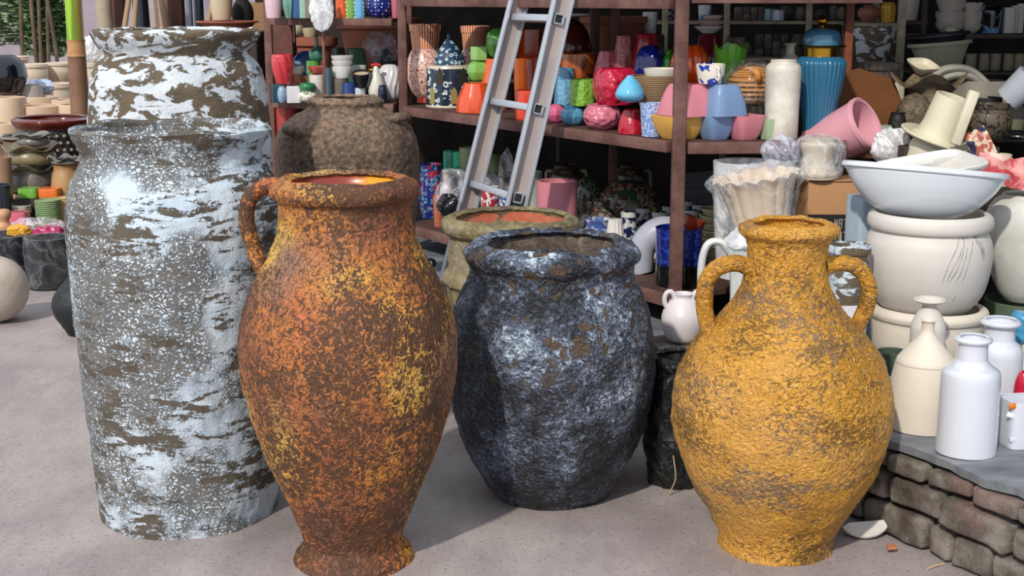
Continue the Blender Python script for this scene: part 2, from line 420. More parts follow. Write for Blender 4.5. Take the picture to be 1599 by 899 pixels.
# shed: back wall, side wall, roof, all dark
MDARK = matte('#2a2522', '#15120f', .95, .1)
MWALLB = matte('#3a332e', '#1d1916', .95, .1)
A = W(630, 160, 6.7); B = W(1060, 222, 5.0)
SD = Vector((B.x - A.x, B.y - A.y, 0)).normalized(); SN = Vector((-SD.y, SD.x, 0))
if SN.x < 0: SN = -SN
def sh(s, n=0.0, z=0.0):               # shelf frame: s from post A towards post B, n inwards
    return Vector((A.x + SD.x * s + SN.x * n, A.y + SD.y * s + SN.y * n, z))
LAB = (Vector((B.x, B.y, 0)) - Vector((A.x, A.y, 0))).length
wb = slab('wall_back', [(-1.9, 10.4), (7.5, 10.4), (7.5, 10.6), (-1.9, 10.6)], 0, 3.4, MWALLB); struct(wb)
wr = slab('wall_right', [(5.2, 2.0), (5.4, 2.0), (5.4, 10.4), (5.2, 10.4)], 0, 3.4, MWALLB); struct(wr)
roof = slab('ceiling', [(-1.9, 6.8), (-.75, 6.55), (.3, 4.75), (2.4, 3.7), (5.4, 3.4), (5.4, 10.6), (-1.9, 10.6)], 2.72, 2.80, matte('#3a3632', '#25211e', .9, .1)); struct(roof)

# ================================================================== big jars
def sil(D, rows, zbase=0.0):
    out = []
    for y, h in rows:
        z = W(799, y, D).z; out.append((h * PX(D, z), z))
    out = sorted(out, key=lambda p: p[1]); z0 = out[0][1]; out[0] = (out[0][0], zbase)
    return out
def stand(x, y, D):                    # ground foot of an axis seen at column x at the height of row y
    p = W(x, y, D); return Vector((p.x, D, 0))
MWH = m_whitewash('whitewashed_clay', True, 0); MWH2 = m_whitewash('whitewashed_clay_brushed', False, 4, True)
MOR = m_orange(); MBL = m_blue(); MYE = m_yellow()

# front white jar
D = 3.92; p0 = stand(275, 350, D)
rows = [(200, 155), (212, 150), (232, 140), (247, 139), (258, 143), (275, 153), (300, 161), (335, 166), (380, 166), (430, 163), (500, 159), (560, 154), (620, 150), (680, 145), (740, 140), (792, 134)]
pf = [(r, z) for r, z in sil(D, rows)]
t = empty('clay_jar', (p0.x, p0.y, 0)); tag(t, 'tall cylindrical clay jar with flaking blue-white whitewash, standing beside the orange jug', 'jar')
lathe('body', pf, MWH, t, seg=200, resample=9, rough_amp=.012, rscale=7, wall=.035, inner=.5, zmod=lambda a, t_, r: (.010 * mn.noise(Vector((math.cos(a) * 1.5, math.sin(a) * 1.5, 3))) if t_ > .93 else 0))
# rear white jar
D = 4.8; p0 = stand(277, 100, D)
rows = [(48, 129), (54, 129), (66, 122), (78, 113), (86, 111), (95, 120), (112, 129), (135, 134), (165, 137), (200, 139), (300, 137), (400, 132), (500, 126), (650, 114)]
t = empty('clay_jar', (p0.x, p0.y, 0)); tag(t, 'taller clay jar with brown patches under white brush strokes, behind the blue-white jar', 'jar')
lathe('body', sil(D, rows), MWH2, t, seg=180, resample=8, rough_amp=.010, rscale=7, seed=2, wall=.035, inner=.4)

def handle(name, pts, r, mat, parent, amp=.004, flat=1.0, seg=16):
    q = crom(pts, 10); n = len(q)
    rr = [r * (1.0 + .35 * max(0, 1 - i / 4) + .35 * max(0, 1 - (n - 1 - i) / 4)) for i in range(n)]
    bm = bmesh.new(); tube_bm(bm, q, rr, seg, flat=flat)
    for v in bm.verts: v.co += (v.co.normalized() * .3 + Vector((.5, -.5, .5))) * amp * (mn.noise(v.co * 22) + .6 * mn.noise(v.co * 50))
    return from_bm(name, bm, mat, parent, True, 80)

# orange jug with one handle
D = 3.546; p0 = stand(545, 560, D)
rows = [(282, 108), (288, 115), (297, 117), (306, 113), (313, 104), (330, 103), (350, 105), (375, 112), (400, 124), (425, 138), (445, 148), (475, 160), (510, 168), (545, 170), (580, 167), (620, 159), (660, 148), (700, 134), (740, 117), (780, 99), (815, 83), (838, 76), (848, 80), (856, 89), (868, 94)]
t = empty('clay_jug', (p0.x, p0.y, 0)); tag(t, 'tall clay jug in peeling orange and brown glaze, with one handle and a flared foot', 'jug')
pfo = sil(D, rows)
lathe('body', pfo, MOR, t, seg=200, resample=7, rough_amp=.007, rscale=10, seed=3, wall=.042, inner=.35)
gi = NG('orange_inside_glaze'); gi.P('Base Color', gi.ramp(gi.math('ADD', gi.sep(gi.vec(), 0), gi.math('MULTIPLY', gi.noise(14, detail=3), .25)), [(.10, '#8e3c2c'), (.17, '#b8602c'), (.20, '#e8a21e')])); gi.P('Roughness', .3)
rin = pfo[-1][0] - .030
lin_ = lathe('inner_glaze', [(rin * .93, pfo[-1][1] - .22), (rin * .95, pfo[-1][1] - .12), (rin * .94, pfo[-1][1] - .03), (rin + .006, pfo[-1][1] + .001)], gi.m, t, seg=64, open_=True, wall=.006, inner=1); lin_['label'] = 'glossy red and yellow glaze inside the mouth'
def hp(x, y, D, base, dy=0): p = W(x, y, D) - Vector(base); return Vector((p.x, dy, p.z))
handle('handle', [hp(452, 296, D, p0), hp(425, 289, D, p0), hp(398, 299, D, p0), hp(386, 322, D, p0), hp(386, 352, D, p0), hp(395, 383, D, p0), hp(408, 412, D, p0, -.02), hp(425, 440, D, p0, -.03)], .021, MOR, t)

# blue-black jar
D = 4.055; p0 = stand(860, 560, D)
rows = [(380, 127), (385, 134), (394, 138), (404, 135), (413, 128), (428, 127), (442, 133), (460, 143), (485, 152), (515, 158), (550, 161), (590, 159), (630, 153), (662, 145), (700, 130), (735, 110), (755, 96), (768, 84)]
t = empty('clay_jar', (p0.x, p0.y, 0)); tag(t, 'wide-mouthed rough blue-black jar speckled with pale blue, between orange jug and ochre amphora', 'jar')
pfb = sil(D, rows)
lathe('body', pfb, MBL, t, seg=200, resample=8, rough_amp=.014, rscale=9, seed=5, wall=.05, inner=.55)
mi = m_rust('rough_brown_inside', [(.35, '#3c322c'), (.5, '#66584e'), (.62, '#8a7a70')], 24)
rin = pfb[-1][0] - .028
i_ = lathe('inner_wall', [(rin * 1.0, pfb[-1][1] - .34), (rin * 1.02, pfb[-1][1] - .2), (rin * .97, pfb[-1][1] - .05), (rin + .008, pfb[-1][1] + .004)], mi, t, seg=90, wall=.008, inner=1, rough_amp=.006, rscale=12); i_['label'] = 'unglazed brown inside wall'

# yellow amphora
D = 3.64; p0 = stand(1221, 600, D)
rows = [(350, 72), (354, 78), (362, 77), (370, 68), (385, 63), (410, 62), (435, 66), (455, 73), (475, 84), (495, 101), (515, 121), (540, 142), (565, 156), (595, 166), (630, 170), (665, 167), (700, 157), (735, 143), (770, 123), (800, 103), (822, 92), (835, 89), (853, 90)]
t = empty('amphora', (p0.x, p0.y, 0)); tag(t, 'round-bodied rough ochre yellow amphora with two ear handles, before the stone ledge', 'jar')
pfy = sil(D, rows)
lathe('body', pfy, MYE, t, seg=200, resample=7, rough_amp=.010, rscale=11, seed=7, wall=.030, inner=.3)
handle('handle', [hp(1178, 420, D, p0), hp(1150, 411, D, p0), hp(1120, 418, D, p0), hp(1103, 440, D, p0), hp(1100, 475, D, p0), hp(1104, 500, D, p0), hp(1112, 535, D, p0)], .0235, MYE, t)
handle('handle', [hp(1290, 413, D, p0), hp(1318, 411, D, p0), hp(1342, 420, D, p0), hp(1356, 444, D, p0), hp(1354, 475, D, p0), hp(1343, 500, D, p0), hp(1326, 532, D, p0)], .022, MYE, t)

# brown lugged jar behind
MBR = m_rust('rough_brown_clay', [(.34, '#40352e'), (.46, '#6a5849'), (.54, '#8a7460'), (.60, '#a07c62'), (.68, '#b59a7c')], 60, dd=.4)
D = 5.3; p0 = stand(541, 220, D)
rows = [(153, 56), (158, 60), (165, 58), (170, 62), (180, 80), (192, 96), (205, 105), (225, 111), (255, 112), (320, 108), (400, 98), (500, 84), (600, 70)]
t = empty('clay_jar', (p0.x, p0.y, 0)); tag(t, 'big rough brown clay jar with small pierced lugs on its shoulder, behind the orange jug', 'jar')
lathe('body', sil(D, rows), MBR, t, seg=160, resample=8, rough_amp=.008, rscale=12, seed=9, wall=.03, inner=.3)
for x, y, dy, dx in ((473, 196, -.20, 1), (627, 180, -.07, -1)):
    q = hp(x, y, D, p0); q.y = dy; q.x *= 1.0
    a = math.atan2(q.y, q.x); tang = Vector((-math.sin(a), math.cos(a), 0)); out = Vector((math.cos(a), math.sin(a), 0))
    pts = [q - tang * .05 - out * .03 - Vector((0, 0, .01)), q - tang * .035 + out * .012, q + out * .022, q + tang * .035 + out * .012, q + tang * .05 - out * .03 - Vector((0, 0, .01))]
    handle('lug', pts, .017, MBR, t, amp=.006, seg=12)

# mossy pot with terracotta inside
MMO = m_rust('mossy_clay', [(.34, '#4d4538'), (.46, '#74694f'), (.54, '#90865f'), (.62, '#9c8d7c'), (.7, '#b3a697')], 20, dist=.014)
D = 4.72; p0 = stand(797, 400, D)
rows = [(340, 103), (344, 107), (352, 108), (360, 104), (366, 96), (378, 95), (400, 97), (418, 98), (425, 104), (436, 106), (443, 100), (455, 98), (500, 92), (560, 80), (650, 64)]
t = empty('clay_pot', (p0.x, p0.y, 0)); tag(t, 'moss-stained greenish clay pot with a terracotta orange inside, behind the blue-black jar', 'pot')
pfm = sil(D, rows)
lathe('body', pfm, MMO, t, seg=160, resample=7, rough_amp=.007, rscale=18, seed=12, wall=.04, inner=.5)
rin = pfm[-1][0] - .024
i_ = lathe('inner_wall', [(rin * .98, pfm[-1][1] - .30), (rin * 1.0, pfm[-1][1] - .2), (rin * .97, pfm[-1][1] - .05), (rin + .004, pfm[-1][1] + .003)], matte('#b4583a', '#c98670', .7, .3, 30, 8), t, seg=90, wall=.006, inner=1, rough_amp=.004, rscale=14); i_['label'] = 'bare terracotta inside wall'

# glossy black planter
MBK = m_rust('glossy_black_lumpy_glaze', [(.3, '#050606'), (.6, '#1a201e')], 26, .12, .02)
D = 4.14; p0 = stand(1058, 650, D)
t = empty('planter', (p0.x, p0.y, 0)); tag(t, 'narrow glossy black planter with a lumpy surface, half hidden behind the ochre amphora', 'planter')
lathe('body', sil(D, [(556, 44), (562, 47), (575, 43), (590, 49), (620, 52), (660, 53), (700, 50), (740, 44), (768, 38)]), MBK, t, seg=110, resample=8, rough_amp=.016, rscale=16, seed=15, wall=.02, inner=.4)
tube('string', crom([hp(1044, 690, D, p0, -.13), hp(1047, 722, D, p0, -.14), hp(1040, 745, D, p0, -.125), hp(1032, 768, D, p0, -.115)], 6), .0022, matte('#b5a584'), t, 6)

# black jar behind the white one, left; pale stone ball
D = 6.1; p0 = stand(124, 470, D)
t = empty('clay_jar', (p0.x, p0.y, 0)); tag(t, 'small matt black jar with a narrow neck, peeping out beside the front whitewashed jar', 'jar')
lathe('body', sil(D, [(418, 14), (423, 15), (430, 13), (440, 22), (455, 36), (475, 42), (492, 38), (505, 29), (515, 20)]), matte('#1f2226', '#121417', .6, .8, 26), t, seg=60, resample=5, rough_amp=.008, rscale=18, wall=.012, inner=.2)
r = 52 * PX(6.35, .17)
c = W(-9, 447, 6.35); 
bmx = bmesh.new(); bmesh.ops.create_uvsphere(bmx, u_segments=64, v_segments=40, radius=r)
o = from_bm('stone_ball', bmx, matte('#d8cdc0', '#a89a8c', .75, .4, 40, 3)); o.location = (c.x, c.y, r)
tag(o, 'large pale cream stone ball lying on the concrete in front of the black planters', 'ball')

# shards and litter
def shard(name, x, y, pts, th, mat, label, cat, rz=0, tilt=0.2, curve=.012):
    bm = bmesh.new(); c = G(x, y)
    top = [bm.verts.new((a, b, th + curve * math.sin(math.pi * min(1, max(0, (a + .09) / .18))))) for a, b in pts]; bot = [bm.verts.new((a, b, curve * math.sin(math.pi * min(1, max(0, (a + .09) / .18))))) for a, b in pts]
    bm.faces.new(top); bm.faces.new(bot[::-1])
    for i in range(len(pts)): j = (i + 1) % len(pts); bm.faces.new((bot[i], bot[j], top[j], top[i]))
    o = from_bm(name, bm, mat, None, True, 30); o.location = (c.x, c.y, .002); o.rotation_euler = (0, 0, rz); tag(o, label, cat); return o
# the white shard is a curved piece of a broken bowl lying on its side
bm = bmesh.new(); n = 16; c = G(1352, 838); o_, i_ = [], []
def arcp(u, v, r): # u along, v across
    return Vector((.062 * (u * 2 - 1), -.028 + .055 * v + 0, .012 + .035 * (v ** 1.3) ))
g_ = [[None] * 7 for _ in range(n + 1)]; g2 = [[None] * 7 for _ in range(n + 1)]
for i in range(n + 1):
    u = i / n; k = math.sin(math.pi * u) ** .6
    for j in range(7):
        v = j / 6
        x_ = .066 * (2 * u - 1) + .02 * v; dpt = -.045 * k * (1 - v) + .012; z_ = .006 + .030 * v + .018 * (1 - k) * (1 - v) + .012 * u
        g_[i][j] = bm.verts.new((x_, dpt, z_)); g2[i][j] = bm.verts.new((x_, dpt + .003, z_ - .006))
for i in range(n):
    for j in range(6):
        bm.faces.new((g_[i][j], g_[i + 1][j], g_[i + 1][j + 1], g_[i][j + 1])); bm.faces.new((g2[i][j], g2[i][j + 1], g2[i + 1][j + 1], g2[i + 1][j]))
for i in range(n):
    bm.faces.new((g_[i][0], g2[i][0], g2[i + 1][0], g_[i + 1][0])); bm.faces.new((g_[i][6], g_[i + 1][6], g2[i + 1][6], g2[i][6]))
for j in range(6):
    bm.faces.new((g_[0][j], g_[0][j + 1], g2[0][j + 1], g2[0][j])); bm.faces.new((g_[n][j], g2[n][j], g2[n][j + 1], g_[n][j + 1]))
o = from_bm('pottery_shard', bm, matte('#dcd9d2', '#c4c0b8', .6, .2)); o.location = (c.x, c.y, .002)
tag(o, 'white leaf-shaped pottery shard lying on the concrete beside the amphora foot', 'shard')
shard('terracotta_chip', 1392, 863, [(-.014, -.012), (.012, -.008), (.016, .008), (.004, .014), (-.012, .010)], .008, matte('#c9805c'), 'small orange terracotta chip on the ground near the stone ledge', 'chip')
shard('dry_leaf_scrap', 776, 776, [(-.020, -.006), (.0, -.012), (.022, .0), (.008, .010), (-.014, .008)], .003, matte('#b06a4a'), 'tiny rust coloured scrap at the foot of the blue-black jar', 'scrap')
a_ = G(1448, 888, .004); b_ = G(1474, 880, .004)
o = tube('twig', [a_, (a_ + b_) / 2 + Vector((0, .004, .001)), b_], .003, matte('#c9b287'), None, 6)
tag(o, 'short straw coloured twig on the ground below the stone ledge', 'twig')

# ================================================================== racks
def m_wood(h, h2, rough=.75):
    k = ('wood', h, h2)
    if k in MC: return MC[k]
    g = NG('painted_steel'); c = g.mix(g.ramp(g.noise(7, detail=6, rough=.65), [(.38, 0.0), (.62, 1.0)]), h, h2)
    g.P('Base Color', c); g.P('Roughness', rough); g.bump(g.noise(60, detail=4), .3, .006); MC[k] = g.m; return g.m
MRUST = m_wood('#5a3a34', '#7c5a52'); MRUST2 = m_wood('#8a4a2c', '#5e3424'); MBOARD = m_wood('#5e4038', '#3c2a26'); MCREAM = m_wood('#b5a88e', '#8a7d68')
MZ = .99; LO = .42; UZ = 1.13
def edgeD(x):
    if x >= 1060: return 5.0
    return 1 / (1 / 6.7 + (1 / 5.0 - 1 / 6.7) * (x - 650) / 410)
TOPZ = 2.72
rk = empty('steel_rack', sh(0, 0, 0)); tag(rk, 'rust-brown angle iron rack whose corner post stands behind the amphora, full of bright pots', 'shelf')
def rel(o, root):
    o.parent = root; o.matrix_parent_inverse = Matrix.Translation(root.location).inverted(); return o
def rpost(name, s, n, root, z0, z1, w=.055, mat=MRUST, lab=None):
    bm = bmesh.new(); beam_bm(bm, sh(s, n, z0), sh(s, n, z1), w, w); o = rel(from_bm(name, bm, mat), root)
    if lab: o['label'] = lab
    return o
def rrail(name, a, b, root, w=.035, h=.045, mat=MRUST):
    bm = bmesh.new(); beam_bm(bm, a, b, w, h); return rel(from_bm(name, bm, mat), root)
PB = Vector((B.x, B.y, 0))
Cx = W(1322, 222, 5.02); Cp = Vector((Cx.x, Cx.y, 0))
rpost('post', 0, .0, rk, LZ, TOPZ, .042); rpost('post', LAB, 0, rk, LZ, TOPZ, .048)
rpost('post', LAB * .42, .62, rk, LZ, TOPZ, .04); rpost('post', LAB * .02, 1.12, rk, LZ, TOPZ, .05)
for z, h in ((MZ - .023, .042), (LO - .024, .045), (1.485, .05)):
    rrail('rail', sh(.04, -.012, z), sh(LAB - .04, -.012, z), rk, .03, h)
rrail('rail', PB + Vector((.03, -.012, MZ - .023)), Cp + Vector((0, 0, MZ - .023)), rk, .03, .042)
rrail('rail', PB + Vector((.03, -.012, 1.50)), Cp + Vector((.1, 0, 1.50)), rk, .03, .04)
def vz(p, z): return (p.x, p.y)
mb = rel(slab('board', [vz(sh(.0, .01), 0), vz(sh(LAB, .01), 0), (Cp.x, Cp.y + .01), (Cp.x, Cp.y + .6), vz(sh(LAB, 1.15), 0), vz(sh(0, 1.15), 0)], MZ - .02, MZ, MBOARD), rk)
lb = rel(slab('board', [vz(sh(.0, .01), 0), vz(sh(LAB, .01), 0), vz(sh(LAB + .1, 1.1), 0), vz(sh(0, 1.15), 0)], LO - .02, LO, MBOARD), rk)
ub = rel(slab('riser_board', [vz(sh(.05, .28), 0), vz(sh(LAB * .86, .28), 0), (W(1165, 150, 5.35).x, 5.35), (W(1165, 150, 5.95).x, 5.95), vz(sh(.05, .95), 0)], UZ - .015, UZ, MBOARD), rk)
for s in (.1, LAB * .5, LAB - .05): rel(box('riser_block', sh(s, .6, (MZ + UZ - .015) / 2), (.06, .25, UZ - .015 - MZ), MBOARD), rk)
tb = rel(slab('top_board', [vz(sh(.0, .01), 0), vz(sh(LAB, .01), 0), (Cp.x, Cp.y), (Cp.x, Cp.y + .8), vz(sh(LAB, 1.15), 0), vz(sh(0, 1.15), 0)], 1.508, 1.53, MBOARD), rk)
rs = empty('rusty_post', (W(1322, 100, 5.95).x, 5.95, LZ)); tag(rs, 'orange-rusted steel post standing beyond the blue ribbed ginger jar', 'post')
bm = bmesh.new(); beam_bm(bm, (0, 0, 0), (.0, 0, TOPZ - LZ), .048, .035); from_bm('upright', bm, MRUST2, rs)

# side rack behind the brown jar
P1 = W(423, 160, 6.98); P2 = W(622, 160, 6.74)
rk2 = empty('steel_rack', (P1.x, P1.y, 0)); tag(rk2, 'narrow reddish steel rack of small gift pots above the big brown jar', 'shelf')
def xy(p, dy=0): return Vector((p.x, p.y + dy, 0))
for p, dy in ((P1, 0), (P1, .75), (P2, .75)):
    bm = bmesh.new(); beam_bm(bm, xy(p, dy), xy(p, dy) + Vector((0, 0, TOPZ)), .038, .038); rel(from_bm('post', bm, MRUST), rk2)
for z in (.975, 1.385, .6):
    rrail('rail', xy(P1) + Vector((0, 0, z)), xy(P2) + Vector((-.02, 0, z)), rk2, .03, .035)
    rel(slab('board', [(P1.x, P1.y), (P2.x - .02, P2.y), (P2.x - .02, P2.y + .75), (P1.x, P1.y + .75)], z - .002, z + .016, MBOARD), rk2)
bm = bmesh.new(); p = W(506, 100, 6.82); beam_bm(bm, (p.x, p.y, .992), (p.x, p.y, 1.37), .014, .014); rel(from_bm('rod', bm, MRUST), rk2)
box_ = rel(box('side_panel', (W(441, 60, 7.6).x, 7.55, 1.19), (.13, .03, .40), m_wood('#6b4238', '#4e302a')), rk2)

# ladder
ALg = NG('aluminium'); ALg.P('Base Color', '#c4cad2'); ALg.P('Metallic', .45); ALg.P('Roughness', .35); AL = ALg.m; ALP = matte('#b9a9a2', '#a5999a', .5, .1)
base = W(838, 172, 5.42); rd = Vector((-.41, .91, 0)).normalized(); wdv = Vector((.93, .37, 0)); up = (Vector((0, 0, 1)) + wdv * .247).normalized()
foot = Vector((base.x, base.y, 0)) - wdv * .247 * base.z
ld = empty('ladder', foot); tag(ld, 'aluminium ladder leaning against the front of the rust-brown rack', 'ladder')
sidev = wdv - up * wdv.dot(up); sidev.normalize(); nr = rd
def frameM(o): return Matrix((sidev, nr, up)).transposed()
LEN = 1.66
LW0, LW1 = .50, .40                    # the ladder narrows towards its top
nearv = up; farv = (foot + up * LEN + rd * LW1 - (foot + rd * LW0)).normalized()
def railpart(off, dr, sg):
    o = foot + rd * off; sv = (wdv - dr * wdv.dot(dr)).normalized(); nv = dr.cross(sv); nv = nv if nv.dot(rd) > 0 else -nv
    FM = Matrix((sv, nv, dr)).transposed(); q = o + dr * (LEN / 2)
    bm = bmesh.new(); box_bm(bm, q, (.074, .004, LEN), FM)
    r_ = rel(from_bm('side_rail', bm, ALP), ld)
    for sgn in (-1, 1):
        bm = bmesh.new(); box_bm(bm, q + sv * .037 * sgn + nv * (.012 * sg), (.010, .032, LEN), FM, .001); f_ = from_bm('flange', bm, AL); f_.parent = r_
    return r_
railpart(0.0, nearv, -1); railpart(LW0, farv, -1)
z172 = base.z
for k in range(-3, 2):
    hz = (z172 + .005 + k * .345) / up.z
    if hz < .1: continue
    c0 = foot + up * hz; LWk = LW0 + (LW1 - LW0) * hz / LEN
    bm = bmesh.new(); box_bm(bm, c0 + rd * LWk / 2, (.040, LWk, .028), frameM(0), .004); rel(from_bm('rung', bm, AL), ld)
    bm = bmesh.new()
    for a, b, s_ in (((-.018, 0), (0, 0), (.006, .014, .040)), ((.018, 0), 0, (.006, .014, .040)), ((0, -.018), 0, (.040, .014, .006)), ((0, .018), 0, (.040, .014, .006))):
        box_bm(bm, c0 - rd * .008 + sidev * a[0] + up * a[1], s_, frameM(0), .001)
    rel(from_bm('rung_socket', bm, AL), ld)
    bm = bmesh.new(); box_bm(bm, c0 - rd * .004, (.03, .006, .03), frameM(0)); rel(from_bm('rung_hole', bm, matte('#2c2826')), ld)
zb = base.z - (312 - 172) / 384.0
bm = bmesh.new(); box_bm(bm, foot + up * (zb / up.z) - rd * .006, (.060, .016, .075), frameM(0), .004); q = rel(from_bm('rubber_pad', bm, matte('#26282b')), ld); q['label'] = 'black rubber pad on the rail'
for o_ in (0, LW0):
    bm = bmesh.new(); box_bm(bm, foot + rd * o_ + Vector((0, 0, .03)), (.085, .035, .05), None, .005); rel(from_bm('foot_cap', bm, matte('#26282b')), ld)

# ------------------------------------------------------------------ turned and moulded wares
PR = {
 'bowl': [(.42, 0), (.46, .03), (.75, .35), (.93, .75), (1, 1)],
 'wide': [(.45, 0), (.50, .04), (.80, .55), (.93, .90), (1, .93), (1, 1)],
 'cup': [(.74, 0), (.80, .04), (.93, .5), (1, 1)],
 'cyl': [(.93, 0), (1, .03), (1, .97), (.98, 1)],
 'flower': [(.68, 0), (.92, .80), (1, .81), (1, 1)],
 'basin': [(.66, 0), (.90, .84), (1, .86), (1, 1)],
 'round': [(.52, 0), (.80, .16), (.97, .40), (1, .52), (.93, .76), (.76, .92), (.78, 1)],
 'belly': [(.60, 0), (.84, .14), (1, .45), (.94, .72), (.80, .84), (.86, .90), (.88, 1)],
 'tulip': [(.60, 0), (.72, .18), (.87, .5), (.95, .75), (1, 1)],
 'dome': [(1, 0), (.98, .25), (.90, .5), (.72, .8), (.60, 1)],
 'egg': [(.45, 0), (.75, .12), (.97, .38), (1, .52), (.88, .80), (.55, .97), (.40, 1)],
 'ball': [(.10, 0), (.55, .08), (.90, .29), (1, .5), (.90, .71), (.55, .92), (.10, 1)],
 'jar': [(.58, 0), (.66, .05), (.90, .40), (1, .72), (.92, .86), (.62, .94), (.60, .97), (.68, 1)],
 'vase': [(.52, 0), (.56, .04), (.85, .30), (1, .55), (.88, .78), (.50, .90), (.46, .95), (.58, 1)],
 'tall': [(.80, 0), (.86, .02), (.95, .5), (.98, .80), (.80, .93), (.70, .97), (.72, 1)],
 'bottle': [(.96, 0), (1, .02), (.98, .58), (.86, .68), (.55, .75), (.48, .80), (.48, .93), (.60, .97), (.62, 1)],
 'plate': [(.45, 0), (.5, .1), (.9, .7), (1, 1)],
 'cone': [(1, 0), (.96, .06), (.55, .62), (.2, .92), (.06, 1)],
 'tube': [(1, 0), (1, 1)],
 'block': [(.92, 0), (1, .06), (1, .94), (.92, 1)],
}
CLOSED = {'ball', 'cone', 'block'}
class S: pass
def L(name, label, cat, prof, cx, yt, w, mat, z=None, D=None, off=None, on=None, group=None, mod=None, zmod=None, seg=36, rot=None, hpx=None, hm=None, res=4, wall=.007, inner=.5, yaw=0, part='body', yd=0, ang=38, solid=None, inv=False, dx=0, rough=0):
    if on is not None: D = on.D + yd; z = on.top
    if z is None: z = MZ
    if D is None:
        D = edgeD(cx) + (off or 0); D += w / 2 * PX(D, z)
    z += .0015
    p = W(cx, yt, D); k = PX(D, p.z); r = w / 2 * k
    h = hm if hm else (hpx * k if hpx else p.z - z)
    h = max(h, .012)
    pts = PR[prof] if isinstance(prof, str) else prof
    opn = (prof not in CLOSED) if isinstance(prof, str) else True
    if solid: opn = False
    P_ = [(a * r, b * h) for a, b in pts]
    if inv: P_ = [(a, h - b) for a, b in reversed(P_)]; opn = False
    t = empty(name, (p.x + dx, D, z)); s = S()
    body = lathe(part, P_, mat, t, seg=seg, open_=opn, wall=min(wall, r * .25), mod=mod, zmod=zmod, resample=(res if len(P_) > 2 else 0), inner=inner, angle=ang, rough_amp=rough)
    t.rotation_euler = (0, 0, yaw)
    if rot:
        M_ = (Matrix.Rotation(rot[2], 3, 'Z') @ Matrix.Rotation(rot[1], 3, 'Y') @ Matrix.Rotation(rot[0], 3, 'X'))
        t.rotation_euler = M_.to_euler()
        c = Vector((p.x + dx, D, z + (hm_ if (hm_ := None) else h / 2)))
        if hpx or hm: c.z = (W(cx, yt, D).z) if (hpx or hm) else c.z
        t.location = c - M_ @ Vector((0, 0, h / 2))
    tag(t, label, cat, group)
    s.o = t; s.body = body; s.D = D; s.z = z; s.top = z + h; s.r = r; s.h = h; s.x = p.x; s.k = k; s.mat = mat
    return s
def simplify(s):                       # a thing with no parts: the mesh itself is the thing
    b = s.body; t = s.o; nm = t.name
    for k in ('label', 'category', 'group'):
        if k in t: b[k] = t[k]
    b.parent = None; b.location = t.location.copy(); b.rotation_euler = t.rotation_euler.copy()
    base = nm.split('.')[0]; bpy.data.objects.remove(t); b.name = base; s.o = b; return s
def L1(*a, **k): return simplify(L(*a, **k))
def loop_handle(s, side=1, y0=.25, y1=.8, out=.45, r=None, mat=None, ang=0, name='handle', flat=1.0):
    r = r or s.r * .10; a = ang if side == 1 else math.pi - ang
    d = Vector((math.cos(a), math.sin(a) , 0)); R0 = s.r * .86
    pts = [d * R0 + Vector((0, 0, s.h * y1)), d * (s.r * (1 + out * .8)) + Vector((0, 0, s.h * (y1 + .02))), d * (s.r * (1 + out)) + Vector((0, 0, s.h * (y0 + y1) / 2)), d * (s.r * (1 + out * .7)) + Vector((0, 0, s.h * y0)), d * R0 + Vector((0, 0, s.h * y0 * .9))]
    return tube(name, crom(pts, 6), r, mat or s.mat, s.o, 10, flat)
def wrap(s, grow=1.12, top=1.05, seed=1, mat=None):   # crumpled clear film round a thing
    P_ = [(s.r * .7, -.0), (s.r * grow, s.h * .12), (s.r * grow * 1.02, s.h * .5), (s.r * grow, s.h * .9), (s.r * grow * .55, s.h * top), (s.r * .22, s.h * (top + .06))]
    return lathe('plastic_wrap', P_, mat or film(), s.o, seg=48, open_=False, resample=5, rough_amp=s.r * .22, rscale=16, seed=seed)
def bag(name, label, x0, y0, x1, y1, D, mat, seed=1, squash=.6):
    a = W((x0 + x1) / 2, (y0 + y1) / 2, D); k = PX(D, a.z)
    bm = bmesh.new(); bmesh.ops.create_icosphere(bm, subdivisions=5, radius=1)
    for v in bm.verts:
        p = v.co.copy(); d = 1 + .22 * mn.noise(p * 1.6 + Vector((seed, 0, 0))) + .18 * abs(mn.noise(p * 3.2 + Vector((0, seed, 0)))) + .03 * abs(mn.noise(p * 9))
        v.co = Vector((p.x * d * (x1 - x0) / 2 * k, p.y * d * (x1 - x0) / 2 * k * squash, p.z * d * (y1 - y0) / 2 * k))
    o = from_bm(name, bm, mat); o.location = a; tag(o, label, 'plastic bag'); return o

# ================================================================== main shelf wares (pastel and bright pots)
YW = R(28)
PINK = glaze('#e08a98', .35); PBLUE = glaze('#7f9cc4', .35); PYEL = glaze('#e8b25a', .35); HP = '#e0708a'
# lower row of square tulip pots and the inverted row over it
a1 = L1('square_pot', 'yellow square tulip pot at the corner post, bottom row of pastel pots', 'pot', 'tulip', 1060, 180, 70, PYEL, off=.01, mod=square(6, YW), seg=48, group='pastel square pots at the corner post', ang=30)
a2 = L1('square_pot', 'blue-grey square tulip pot between the yellow and pink ones, bottom row', 'pot', 'tulip', 1117, 180, 52, PBLUE, off=.01, mod=square(6, YW), seg=48, group='pastel square pots at the corner post', ang=30)
a3 = L1('square_pot', 'pink square tulip pot at the end of the bottom pastel row', 'pot', 'tulip', 1163, 180, 52, PINK, off=.01, mod=square(6, YW), seg=48, group='pastel square pots at the corner post', ang=30)
b1 = L1('square_pot', 'pink square pot turned upside down on the yellow one', 'pot', 'tulip', 1074, 131, 76, PINK, on=a1, mod=square(6, YW), seg=48, inv=True, group='pastel square pots at the corner post', ang=30)
